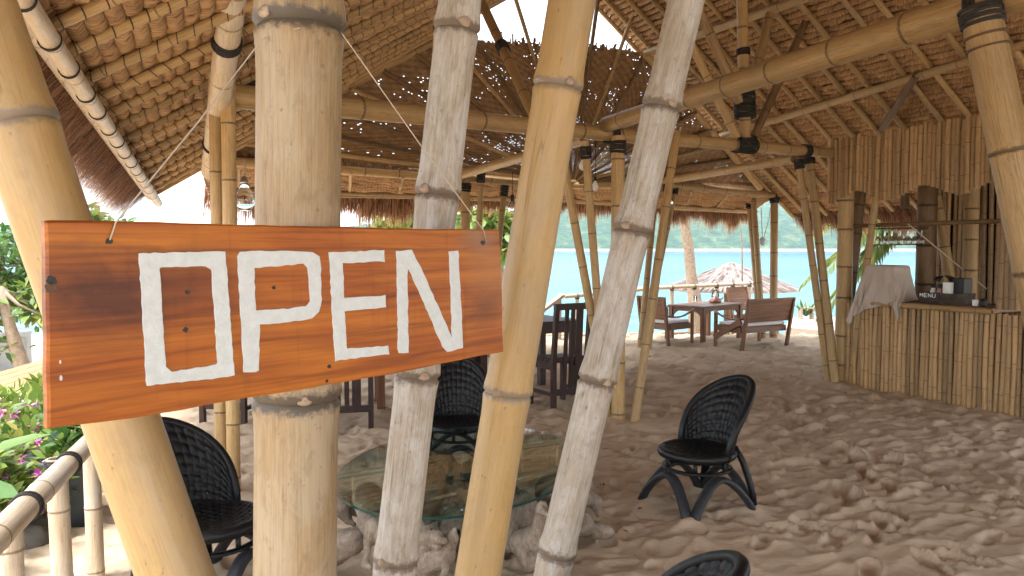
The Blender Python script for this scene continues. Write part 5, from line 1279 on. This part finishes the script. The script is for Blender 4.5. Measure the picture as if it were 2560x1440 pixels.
tn = G(1757, 850); tdir = Vector((.72, .69, 0)).normalized(); tper = Vector((-.69, .72, 0)); TL, TW, TH_ = 1.25, .72, .555
tc_ = tn + tdir * (TL / 2 - .05) + tper * (TW / 2 - .05)
tl = thing('lounge_table', 'low brown wooden table with arched aprons holding a kettle', 'table', (tc_.x, tc_.y, 0), math.atan2(tdir.y, tdir.x))
for k in range(4): b = MB(); w = TW / 4; b.box((-TL / 2, -TW / 2 + k * w + .001, TH_ - .03), (TL / 2, -TW / 2 + (k + 1) * w - .001, TH_)); b.build('top_board', MAT['teak'], tl)
for sx in (-1, 1):
    for sy in (-1, 1): b = MB(); lx, ly = sx * (TL / 2 - .05), sy * (TW / 2 - .05); b.box((lx - .035, ly - .035, -.06), (lx + .035, ly + .035, TH_ - .031)); b.build('leg', MAT['teakz'], tl, bevel=.004)
def arch(b, L):
    n = 16; pts = []
    for k in range(n + 1): t = k / n; x = -L / 2 + L * t; e = min(t, 1 - t) * L; pts.append((x, TH_ - .031 - .065 - .09 * max(0, 1 - e / .13) ** 2))
    b.prism([(x, z) for x, z in pts] + [(L / 2, TH_ - .031), (-L / 2, TH_ - .031)], -.012, .012, Matrix(((1, 0, 0, 0), (0, 0, -1, 0), (0, 1, 0, 0), (0, 0, 0, 1))))
for s in (-1, 1):
    b = MB(); arch(b, TL - .17); b.build('arched_apron', MAT['teak'], tl, M=Matrix.Translation((0, s * (TW / 2 - .05), 0)))
    b = MB(); arch(b, TW - .17); b.build('arched_apron', MAT['teak'], tl, M=Matrix.Translation((s * (TL / 2 - .05), 0, 0)) @ Matrix.Rotation(math.pi / 2, 4, 'Z'))
def at_z(px, py, z): return G(px, py, z)
k0 = at_z(1788, 757, TH_); kt = thing('kettle', 'pinkish copper kettle with a black handle on the lounge table', 'kettle', (k0.x, k0.y, TH_ + .001))
b = MB(); b.lathe([(.085, 0), (.105, .012), (.108, .035), (.09, .075), (.055, .10), (.05, .108)], 22); b.build('body', MAT['copper'], kt, True)
b = MB(); b.lathe([(.05, .108), (.05, .115), (.03, .13), (.012, .134), (.014, .15), (.004, .155)], 16); b.build('lid', MAT['metal'], kt, True)
b = MB(); b.tube([(.085, 0, .05), (.12, 0, .075), (.14, 0, .10)], [.018, .013, .01], 8); b.build('spout', MAT['copper'], kt, True)
b = MB(); b.tube([(.06 * math.cos(a), 0, .10 + .125 * math.sin(a)) for a in [math.pi * k / 10 for k in range(11)]], .010, 7); b.build('handle', MAT['black'], kt, True)
k0 = at_z(1738, 755, TH_); gl = thing('drinking_glass', 'clear drinking glass standing by the kettle', 'glass', (k0.x, k0.y, TH_ + .001)); b = MB(); b.lathe([(.026, 0), (.035, .10), (.033, .10), (.024, .006)], 16); b.build('tumbler', MAT['glass'], gl, True)

# ------------------------------------------------------------------ railing towards the sea, stair rail, edge log
def railing(name, label, pts, ztop, posts, r=.042, mat='pale', lash='cord', low=None):
    o = thing(name, label, 'railing')
    for (a, c) in zip(pts, pts[1:]):
        A, C_ = Vector(a), Vector(c); ex = (C_ - A).normalized() * .05; rl_ = bamboo('rail', A - ex, C_ + ex, r, r * .95, mat, o, spacing=.5, sides=16)
        for (pp, base) in posts:
            pp = Vector(pp); s = (pp - A).dot((C_ - A).normalized())
            if -.02 <= s <= (C_ - A).length + .02 and (A + (C_ - A).normalized() * s - pp).length < .4: lashing(rl_, (rl_.matrix_basis.inverted() @ pp).z, r + .003, 2, .0045, spread=5.5)
    for (pp, base) in posts:
        pp = Vector(pp); ps_ = bamboo('post', (base[0], base[1], base[2]), (pp.x, pp.y, pp.z - r * .8), r * .95, r * .9, mat, o, spacing=.3, sides=16); lashing(ps_, length_of(ps_) - .02, r * .93 + .002, 3, .005, spread=1.8)
    return o
DR = 14.05
rA, rB = P(1600, 722, 13.6), P(1880, 708, 14.6)
pst = []
for px in (1625, 1680, 1736, 1792, 1832, 1874):
    t = (px - 1600) / 280; d = 13.6 + t * 1.0 * (13.6 / 14.6 + (1 - 13.6 / 14.6) * t); p = P(px, 722 - 14 * t, d); pst.append((p, (p.x, p.y, -.2)))
railing('bamboo_railing', 'bamboo railing in front of the sea behind the lounge table', [rA, rB], .8, pst, .036)
qA, qB = P(1418, 741, 13.0), P(1600, 724, 13.5); pst = [(P(px, 741 - 17 * (px - 1418) / 182, 13.0 + .5 * (px - 1418) / 182),) * 2 for px in (1443, 1494, 1560)]
pst = [(p, (p.x, p.y, -.2)) for p, _ in pst]
railing('bamboo_railing', 'bamboo railing in front of the sea behind the dark dining chair', [qA, qB], .8, pst, .036)
sr = thing('stair_handrail', 'pale plank handrail sloping down to the beach', 'handrail')
b = MB(); b.bar(P(1408, 737, 13.1), P(1330, 795, 12.6), .10, .05); b.build('sloping_plank', MAT['paleplank'], sr); b = MB(); b.bar(P(1400, 742, 13.05), P(1420, 742, 13.1), .09, .05); b.build('top_plank', MAT['paleplank'], sr)
p = P(1397, 750, 13.05); b = MB(); b.bar((p.x, p.y, -.2), (p.x, p.y, p.z), .09, .09, (0, 1, 0)); b.build('post', MAT['paleplank'], sr)
lg = thing('edge_log', 'grey log edging along the seaward side of the sand', 'log'); b = MB(); b.tube([P(1180, 838, 13.3) , P(1420, 838, 13.6), P(1640, 836, 14.0), P(1800, 832, 14.25)], [.07, .075, .07, .06], 10); 
for i, v in enumerate(b.v): b.v[i] = (v[0], v[1], v[2] * .6 - .02)
b.build('log', MAT['bark'], lg, True)
# pale terrace at the right end of the beach
ta = [G(1962, 822, .0), G(2080, 832, .0), G(2140, 800, .0), G(2050, 793, 0), G(1975, 797, 0)]
b = MB(); b.prism([(p.x, p.y) for p in ta] + [], -.3, .03); tag(b.build('terrace', MAT['paver']), kind='structure')
wc = thing('planter_box', 'small pale wooden frame holding a green plant on the terrace', 'planter', tuple(G(2015, 798, .03)))
for x in (-.12, .12): b = MB(); b.box((x - .015, -.1, -.02), (x + .015, .1, .22)); b.build('side', MAT['paleplank'], wc)
b = MB(); b.box((-.135, -.1, .222), (.135, .1, .25)); b.build('top', MAT['paleplank'], wc)

# ------------------------------------------------------------------ plants
def leaves(name, pts_dirs, L, W, mat, parent, tone_fn=None, kind=None):
    b = MB(); tone = []
    for p, d, sc in pts_dirs:
        p = Vector(p); d = Vector(d).normalized(); x = d.cross(Vector((random.gauss(0, .4), random.gauss(0, .4), 1))).normalized(); n = x.cross(d).normalized()
        l = L * sc; w = W * sc * .5; o = len(b.v)
        b.v += [tuple(p), tuple(p + d * l * .35 + x * w + n * l * .04), tuple(p + d * l * .35 - x * w + n * l * .04), tuple(p + d * l * .75 + x * w * .7 - n * l * .02), tuple(p + d * l * .75 - x * w * .7 - n * l * .02), tuple(p + d * l - n * l * .10), tuple(p + d * l * .35 - n * l * .03), tuple(p + d * l * .75 - n * l * .08)]
        b.f += [(o, o + 6, o + 1), (o, o + 2, o + 6), (o + 1, o + 6, o + 7, o + 3), (o + 6, o + 2, o + 4, o + 7), (o + 3, o + 7, o + 5), (o + 7, o + 4, o + 5)]
        t = min(1, max(0, random.gauss(.5, .25))); tone += [t] * 8
    b.at['tone'] = tone; o = b.build(name, MAT[mat], parent, True)
    if kind: o['kind'] = kind
    return o
def crown_pts(c, rad, n, clumps=14, droop=-.2, fill=.55):
    out = []; c = Vector(c); cs = []
    for k in range(clumps):
        while True:
            v = Vector((random.uniform(-1, 1), random.uniform(-1, 1), random.uniform(-1, 1)))
            if .25 < v.length < 1: break
        cs.append((Vector((v.x * rad[0], v.y * rad[1], v.z * rad[2])), random.uniform(.22, .42)))
    m = min(rad)
    for k in range(n):
        cc, s = random.choice(cs); v = Vector((random.gauss(0, 1), random.gauss(0, 1), random.gauss(0, 1))).normalized() * random.random() ** .4
        p = c + cc + Vector((v.x * rad[0], v.y * rad[1], v.z * rad[2])) * s
        out.append((p, v + Vector((random.gauss(0, .4), random.gauss(0, .4), droop + random.gauss(0, .4))), random.uniform(.6, 1.3)))
    return out, [c + q for q, _ in cs]
def tree(name, label, base, trunk_pts, r0, crown, rad, n, L, W, mat, group=None, clumps=14):
    o = thing(name, label, 'tree', tuple(base), 0, group); bs = Vector(base)
    tp = [Vector(p) - bs for p in trunk_pts]; b = MB(); k = len(tp); b.tube(tp, [r0 * (1 - .55 * i / (k - 1)) for i in range(k)], 10); tr = b.build('trunk', MAT['bark'], o, True)
    pts, cs = crown_pts(Vector(crown) - bs, rad, n, clumps)
    for q in cs:
        b = MB(); b.tube([tp[-1], tp[-1].lerp(q, .5) + Vector((0, 0, -.05)), q], [r0 * .3, r0 * .18, r0 * .06], 6); b.build('limb', MAT['bark'], tr, True)
    leaves('crown', pts, L, W, mat, o); return o
# sea-side tree whose bare trunk stands by the umbrella
tr0 = P(1732, 800, 16.0); tb = (P(1742, 830, 16.0).x, 16.0, -1.3)
tk = thing('shore_tree', 'pale slightly crooked tree trunk between the railing and the umbrella', 'tree', tb); tk_o = Vector(tb)
b = MB(); b.tube([Vector(tb) - tk_o, P(1738, 760, 16) - tk_o, P(1728, 690, 16) - tk_o, P(1722, 625, 16) - tk_o, P(1712, 560, 16) - tk_o, P(1706, 500, 16) - tk_o, P(1700, 300, 16.2) - tk_o, P(1690, -200, 16.4) - tk_o], [.17, .15, .115, .11, .10, .10, .09, .06], 12); trk = b.build('trunk', MAT['bark'], tk, True)
pts, cs = crown_pts(P(1690, -330, 16.5) - tk_o, (2.6, 2.4, 1.2), 2600, 12)
for q in cs: b = MB(); b.tube([P(1690, -200, 16.4) - tk_o, q], [.05, .015], 6); b.build('limb', MAT['bark'], trk, True)
leaves('crown', pts, .22, .12, 'leaf', tk)
# trees beyond the skirt roof, seen above the sign
tree('broadleaf_tree', 'yellow green broadleaf tree beyond the eaves just above the sign', P(1010, 860, 15.5).to_tuple()[:2] + (-1.2,), [P(1010, 900, 15.5).to_tuple()[:2] + (-1.2,), P(1012, 640, 15.5), P(1015, 570, 15.5)], .12, P(1010, 560, 15.5), (.62, .6, .42), 620, .21, .12, 'leafy')
tree('broadleaf_tree', 'green shrubby tree beyond the outer posts at the right end of the sign', P(1240, 860, 15.5).to_tuple()[:2] + (-1.2,), [P(1245, 900, 15.5).to_tuple()[:2] + (-1.2,), P(1250, 640, 15.5), P(1235, 560, 15.5)], .12, P(1225, 575, 15.5), (.75, .6, .55), 900, .22, .11, 'leafy')
tree('twiggy_tree', 'sparse twig with two yellow leaves hanging below the eaves', P(1845, 900, 15.8).to_tuple()[:2] + (-1.2,), [P(1860, 800, 15.8).to_tuple()[:2] + (-1.2,), P(1855, 600, 15.8), P(1848, 545, 15.8)], .02, P(1846, 545, 15.8), (.16, .1, .14), 8, .16, .09, 'leafy', clumps=4)
# coconut palm seen through the bar window
def palm(label, base, top, fronds, L):
    o = thing('coconut_palm', label, 'palm', tuple(base)); bs = Vector(base); tp = Vector(top) - bs
    b = MB(); b.tube([Vector((0, 0, 0)), tp * .5 + Vector((.15, 0, 0)), tp], [.13, .1, .08], 10); b.build('trunk', MAT['bark'], o, True)
    for (az, el) in fronds:
        d = Vector((math.cos(az) * math.cos(el), math.sin(az) * math.cos(el), math.sin(el))); pts = []
        for k in range(13): t = k / 12; pts.append(tp + d * L * t + Vector((0, 0, -.55 * L * t * t)))
        b = MB(); b.tube(pts, [.018 * (1 - .85 * k / 12) for k in range(13)], 6); fr_ = b.build('frond', MAT['palm'], o, True); fr_.data.attributes.new('tone', 'FLOAT', 'POINT').data.foreach_set('value', [.9] * len(fr_.data.vertices))
        ld = []
        for k in range(10, 120):
            t = k / 120 * 12; i = min(11, int(t)); p = pts[i].lerp(pts[i + 1], t - i); tg = (pts[i + 1] - pts[i]).normalized(); sd = tg.cross(Vector((0, 0, 1))).normalized()
            for s in (-1, 1): ld.append((p, sd * s + tg * .75 + Vector((0, 0, -.35 + random.gauss(0, .12))), (1 - .55 * abs(k / 120 - .45) * 2) * random.uniform(.85, 1.1)))
        leaves('leaflet_row', ld, .62, .045, 'palm', fr_)
    return o
palm('coconut palm with drooping yellow green fronds beyond the bar window', (P(2310, 700, 14.6).x, 14.6, -.3), P(2330, 520, 14.6), [(R_(175), .35), (R_(195), .05), (R_(160), -.1), (R_(215), .5), (R_(130), .6), (R_(185), -.35), (R_(60), .6), (R_(300), .5), (R_(250), .3)], 2.3)

# garden on the left, outside the railing
railing('bamboo_railing', 'pale bamboo railing with black lashings beside the yellow post', [G(-60, 1395, .72), Vector((-1.93, 3.62, .66))], .7, [(G(22, 1275, .70), tuple(G(22, 1275, .70))[:2] + (-.2,)), (P(140, 1125, 2.86), (P(140, 1125, 2.86).x + .02, 2.86, -.2)), (Vector((-1.95, 3.52, .66)), (-1.93, 3.5, -.2))], .040)
for (px, py, d, r, lab) in ((100, 1180, 4.2, .28, 'pink flowering bush beside the dark grey plant pot'), (20, 1120, 4.6, .42, 'large pink flowering bush leaning over the pale bamboo railing'), (70, 1060, 5.0, .42, 'pink flowering bush in front of the orange plank bench'), (115, 1000, 5.3, .35, 'pink flowering bush behind the leaning yellow post'), (15, 1200, 3.9, .25, 'small pink flowering bush beside the large green leaves')):
    p = P(px, py, d); o = thing('periwinkle_bush', lab, 'bush', (p.x, p.y, -.14), 0, 'pink flowering bushes outside the railing')
    pc = Vector((0, 0, max(.1, p.z + .10))); pts, cs = crown_pts(pc, (r, r, r * .75), 520, 12, .5)
    leaves('foliage', pts, .085, .042, 'leafy', o)
    for k, q in enumerate(cs[:9]): b = MB(); b.tube([(0, 0, 0), pc * .5 + Vector((q.x * .4, q.y * .4, 0)), q], [.008, .006, .003], 5); b.build('stem', MAT['bark'], o, True)
    for k in range(26):
        q, d_, _ = random.choice(pts); n_ = Vector((random.uniform(-.3, .9), -.8, random.uniform(.3, 1))).normalized(); x = n_.cross(Vector((0, 0, 1))).normalized(); y = x.cross(n_)
        leaves('flower', [(q + n_ * .03, x * math.cos(a) + y * math.sin(a) + n_ * .15, 1) for a in [2 * math.pi * m / 5 for m in range(5)]], .038, .034, 'petal', o)
bl_ = thing('broad_leaf_plant', 'plant with large green leaves below the pink flowers', 'plant', (-2.6, 3.6, -.14))
leaves('leaf_blades', [((0, 0, .5), (1, -.4, .1), 1), ((.05, 0, .35), (.8, -.5, -.1), 1), ((0, .1, .62), (.7, .3, .3), .9), ((-.1, 0, .5), (-.6, -.7, .2), .9), ((.05, -.05, .2), (.9, -.2, -.3), .9)], .36, .13, 'leaf', bl_)
b = MB(); b.tube([(0, 0, 0), (0, .02, .62)], .012, 6); b.build('stem', MAT['bark'], bl_, True)
pt = P(168, 1150, 4.3); po = thing('plant_pot', 'dark grey plant pot standing behind the railing', 'pot', (pt.x - .02, 4.3, -.14)); b = MB(); b.lathe([(.13, 0), (.15, .02), (.19, .44), (.205, .45), (.205, .48), (.185, .48), (.17, .42)], 24); b.build('body', MAT['pot'], po, True)
b = MB(); b.lathe([(.168, .40), (.1, .43), (.01, .44)], 16); b.build('soil', MAT['stone'], po, True); pts, _ = crown_pts((0, 0, .62), (.2, .2, .16), 120, 8, .4); leaves('foliage', pts, .11, .05, 'leaf', po)
for i, (px, py, r) in enumerate(((90, 1300, .12), (40, 1345, .15), (120, 1275, .1), (160, 1262, .09), (5, 1375, .14), (190, 1240, .08))):
    g_ = G(px, py); o = bpy.data.objects.new('edging_rock', blob_mesh('edging_rock', [((0, 0, 0), (r, r * .6, .02), r, r * .7)], .03, .03)); COL.objects.link(o); o.location = (g_.x - .1, g_.y + .1, -.05); o.data.materials.clear(); o.data.materials.append(MAT['stone'])
    tag(o, 'dark rock edging the flower bed by the railing', 'rock', 'rocks edging the flower bed')
pb = thing('plank_bench', 'orange wooden plank bench beyond the pink flowers', 'bench'); pa, pc_ = P(-60, 1030, 6.0), P(130, 925, 7.2); pa.z = pc_.z = .38; dv = (pc_ - pa).normalized(); sd = Vector((-dv.y, dv.x, 0))
for k in range(4): b = MB(); b.bar(Vector((-2, 0, .36)), Vector((2, 0, .36)), .13, .045); b.build('plank', MAT['orange'], pb, M=Matrix.Translation((pa + (pc_ - pa) * .5 + sd * (k - 1.0) * .14).to_tuple()[:2] + (0,)) @ Matrix.Rotation(math.atan2(dv.y, dv.x), 4, 'Z'))
for s in (-.8, .8): b = MB(); q = pa.lerp(pc_, .5) + dv * s; b.box((-.05, -.2, -.15), (.05, .3, .337)); b.build('trestle', MAT['paleplank'], pb, M=Matrix.Translation((q.x, q.y, 0)) @ Matrix.Rotation(math.atan2(dv.y, dv.x), 4, 'Z'))
cw = thing('concrete_wall', 'low pale grey concrete wall beyond the plank bench', 'wall'); b = MB(); q0, q1 = P(-120, 930, 9.5), P(75, 930, 9.8); b.bar((q0.x, q0.y, .12), (q1.x, q1.y, .12), .3, .55); b.build('wall_block', MAT['concrete'], cw, bevel=.01); b = MB(); b.bar((q0.x, q0.y, .42), (q1.x, q1.y, .42), .36, .05); b.build('coping', MAT['concrete'], cw)
b1 = P(80, 965, 8.4); tree('garden_tree', 'slim leafy tree growing beside the concrete wall', (b1.x, 8.4, -.14), [(b1.x, 8.4, -.14), P(70, 960, 8.4), P(45, 880, 8.4), P(20, 800, 8.4), P(0, 720, 8.4)], .10, P(25, 800, 8.6), (.42, .5, .42), 420, .13, .07, 'leafy')
b2 = P(-60, 965, 9.4); tree('garden_tree', 'dense dark green tree above the concrete wall', (b2.x, 9.4, -.14), [(b2.x, 9.4, -.14), P(-60, 800, 9.4), P(-30, 640, 9.4)], .12, P(-15, 640, 9.3), (.85, .7, .65), 1900, .12, .065, 'leaf', clumps=20)
b3 = P(230, 900, 9.8); tree('garden_tree', 'dark green tree peeking below the hanging thatch', (b3.x, 9.8, -.14), [(b3.x, 9.8, -.14), P(225, 700, 9.8), P(225, 560, 9.8)], .1, P(225, 545, 9.8), (.42, .4, .22), 700, .13, .07, 'leaf', clumps=14)
fp = wc.location; leaves('plant_leaves', [((0, 0, .05), (math.cos(a), math.sin(a) * .5, random.uniform(.6, 1.6)), random.uniform(.7, 1.1)) for a in [k * .5 for k in range(14)]], .42, .07, 'leafy', wc)
sp_ = thing('seaside_plant', 'low bright green plant behind the lounge table', 'plant', (P(1803, 830, 14.6).x, 14.6, -.25)); leaves('leaf_blades', [((0, 0, .05), (math.cos(a), math.sin(a) * .6, random.uniform(.3, 1.2)), random.uniform(.7, 1.2)) for a in [k * .42 for k in range(18)]], .36, .09, 'leafy', sp_)
b = MB(); b.tube([(0, 0, -.1), (0, 0, .12)], .015, 6); b.build('stem', MAT['bark'], sp_, True)

# ------------------------------------------------------------------ thatched umbrella on the beach
up_ = P(1828, 656, 20.5); um = thing('beach_umbrella', 'grey thatched beach umbrella on a single post near the water', 'umbrella', (up_.x, up_.y, -1.5)); H = up_.z + 1.5
bamboo('post', (-.10, 0, 0), (-.10, 0, H - .15), .085, .075, 'brownb', um, spacing=.5)
def frond_ring(b, tone, r0, z0, r1, z1, n):
    for i in range(n):
        a = 2 * math.pi * random.random(); ja = random.gauss(0, .03); k = random.uniform(.85, 1.12); w = .03 * random.uniform(.5, 1.4)
        p = Vector((r0 * math.cos(a), r0 * math.sin(a), z0)); e = Vector((r1 * k * math.cos(a + ja), r1 * k * math.sin(a + ja), z1 + (z1 - z0) * (k - 1) + random.gauss(0, .012))); x = Vector((-math.sin(a), math.cos(a), 0)) * w
        m_ = p.lerp(e, .6) + Vector((0, 0, .02)); o = len(b.v); b.v += [tuple(p - x), tuple(p + x), tuple(m_ + x), tuple(m_ - x), tuple(e)]; b.f += [(o, o + 1, o + 2, o + 3), (o + 3, o + 2, o + 4)]; t = random.random(); tone += [t] * 4 + [min(1, t + .2)]
Rm, dz = 1.72, .72
prof = lambda f: (Rm * f, H - dz * f ** .92)
b = MB(); n = 32; rows = 8
for k in range(rows + 1):
    r, z = prof(.02 + .96 * k / rows)
    for s in range(n): b.v.append((r * math.cos(2 * math.pi * s / n), r * math.sin(2 * math.pi * s / n), z - .03))
for k in range(rows):
    for s in range(n): l = (s + 1) % n; b.f.append((k * n + s, (k + 1) * n + s, (k + 1) * n + l, k * n + l))
b.at['tone'] = [.35] * len(b.v); b.build('thatch_cone', MAT['strandgrey'], um, True)
b = MB(); tone = []
for k in range(7):
    r0, z0 = prof(.02 + .125 * k); r1, z1 = prof(min(1.09, .02 + .125 * (k + 1.75))); frond_ring(b, tone, r0, z0 + .03, r1, z1 + .02, 140 + 90 * k)
b.at['tone'] = tone; tag(b.build('thatch_strands', MAT['strandgrey'], um), kind='stuff')
for k in range(8): a = 2 * math.pi * k / 8 + .2; bamboo('rib', (.05 * math.cos(a), .05 * math.sin(a), H - .12), (1.42 * math.cos(a), 1.42 * math.sin(a), H - dz - .04), .02, .018, 'brownb', um, spacing=.4, sides=8)

# ------------------------------------------------------------------ hanging things
def pendant(px, py, d, ztop, label, s=1.0):
    p = P(px, py, d); o = thing('pendant_bulb', label, 'light bulb', tuple(p), 0, 'bare bulbs hanging under the roof'); b = MB(); b.tube([(0, 0, .05), (.004, 0, (ztop - p.z) * .5), (0, 0, ztop - p.z)], .004, 5); b.build('cable', MAT['black'], o, True)
    b = MB(); b.lathe([(.013 * s, .055 * s), (.017 * s, .05 * s), (.017 * s, .01 * s), (.024 * s, .0)], 14); b.build('socket', MAT['black'], o, True)
    b = MB(); b.lathe([(.014 * s, .0), (.02 * s, -.02 * s), (.042 * s, -.06 * s), (.046 * s, -.085 * s), (.035 * s, -.115 * s), (.008 * s, -.13 * s)], 16); b.build('glass_bulb', MAT['white'] if s < 1 else MAT['glass'], o, True)
pendant(1281, 500, 9.0, P(1281, 430, 9.0).z, 'clear bulb on a black cable beside the yellow post at the sign', 1.15)
pendant(1675, 488, 11.0, P(1675, 455, 11.0).z, 'bulb hanging beside the outer posts behind the grey post', 1.1)
pendant(1457, 398, 7.2, P(1457, 352, 7.2).z, 'small white bulb under the tie beam', .8)
pendant(1488, 452, 8.0, P(1488, 355, 8.0).z, 'small white bulb on a twisted cable beside the middle cluster', .8)
pl = thing('pulley', 'small metal pulley on a rope beside the far corner posts', 'pulley', tuple(P(1906, 602, 12.7))); pz = P(1906, 520, 12.7).z - pl.location.z
b = MB(); b.tube([(0, 0, .05), (-.03, 0, pz)], .006, 5); b.build('rope', MAT['string'], pl, True); b = MB(); b.tube([(.02, 0, .05), (.10, 0, .35), (.12, 0, pz)], .006, 5); b.build('rope', MAT['string'], pl, True)
b = MB(); b.lathe([(.045, -.015), (.05, -.012), (.035, 0), (.05, .012), (.045, .015)], 16); b.build('wheel', MAT['metal'], pl, True, M=Matrix.Rotation(math.pi / 2, 4, 'X')); b = MB(); b.box((-.02, -.024, -.08), (.02, -.017, .06)); b.build('cheek_plate', MAT['metal'], pl); b = MB(); b.box((-.02, .017, -.08), (.02, .024, .06)); b.build('cheek_plate', MAT['metal'], pl)
sh = thing('black_lampshade', 'black domed lampshade hung beside the post pair', 'lampshade', tuple(P(622, 258, 5.5))); b = MB(); b.lathe([(.10, 0), (.105, .03), (.10, .12), (.08, .19), (.03, .235), (.01, .24)], 24); b.build('shade', MAT['black'], sh, True); b = MB(); b.tube([(0, 0, .23), (0, 0, .6)], .006, 5); b.build('cable', MAT['black'], sh, True)
lt = thing('glass_lantern', 'clear teardrop glass lantern hanging left of the thick post', 'lantern', tuple(P(612, 530, 6.5))); b = MB(); b.lathe([(.004, 0), (.05, .02), (.085, .07), (.08, .13), (.045, .2), (.03, .24), (.028, .24), (.042, .2), (.077, .13), (.082, .07), (.045, .024)], 20); b.build('globe', MAT['glass'], lt, True)
b = MB(); b.lathe([(.035, .235), (.038, .25), (.02, .29), (.008, .3)], 14); b.build('cap', MAT['metal'], lt, True); b = MB(); b.tube([(0, 0, .29), (.01, 0, .45), (0, 0, P(612, 420, 6.5).z - lt.location.z)], .008, 6); b.build('hanger', MAT['paleplank'], lt, True)

# bits of dead leaf and twig lying on the sand
b = MB()
for k in range(170):
    y = random.uniform(2.2, 13); x = y * random.uniform(-.75, .62); a = random.uniform(0, 6.28); l = random.uniform(.008, .028); w = l * random.uniform(.15, .55); z = .012
    ca, sa = math.cos(a), math.sin(a); o_ = len(b.v)
    for (u, v, h) in ((-1, 0, 0), (0, 1, .012), (1, 0, .004), (0, -1, .006)): b.v.append((x + ca * u * l - sa * v * w, y + sa * u * l + ca * v * w, z + h))
    b.f.append((o_, o_ + 1, o_ + 2, o_ + 3))
dl = b.build('leaf_litter', MAT['browncord']); tag(dl, 'scattered dead leaf bits on the sand floor', 'litter', kind='stuff')

# ------------------------------------------------------------------ humid sea air over the whole bay
def haze():
    m = bpy.data.materials.new('sea_haze'); m.use_nodes = True; nt = m.node_tree; nt.nodes.clear()
    out = nt.nodes.new('ShaderNodeOutputMaterial'); v = nt.nodes.new('ShaderNodeVolumePrincipled')
    v.inputs['Color'].default_value = (0.72, 0.88, 1.0, 1); v.inputs['Density'].default_value = 0.00021; v.inputs['Anisotropy'].default_value = 0.2
    nt.links.new(v.outputs[0], out.inputs['Volume'])
    b = MB(); b.box((-4200, -150, -12), (5200, 3700, 560)); tag(b.build('haze', m), kind='stuff')
haze()

# ------------------------------------------------------------------ sand floor (after the feet of everything are known)
sand_floor()
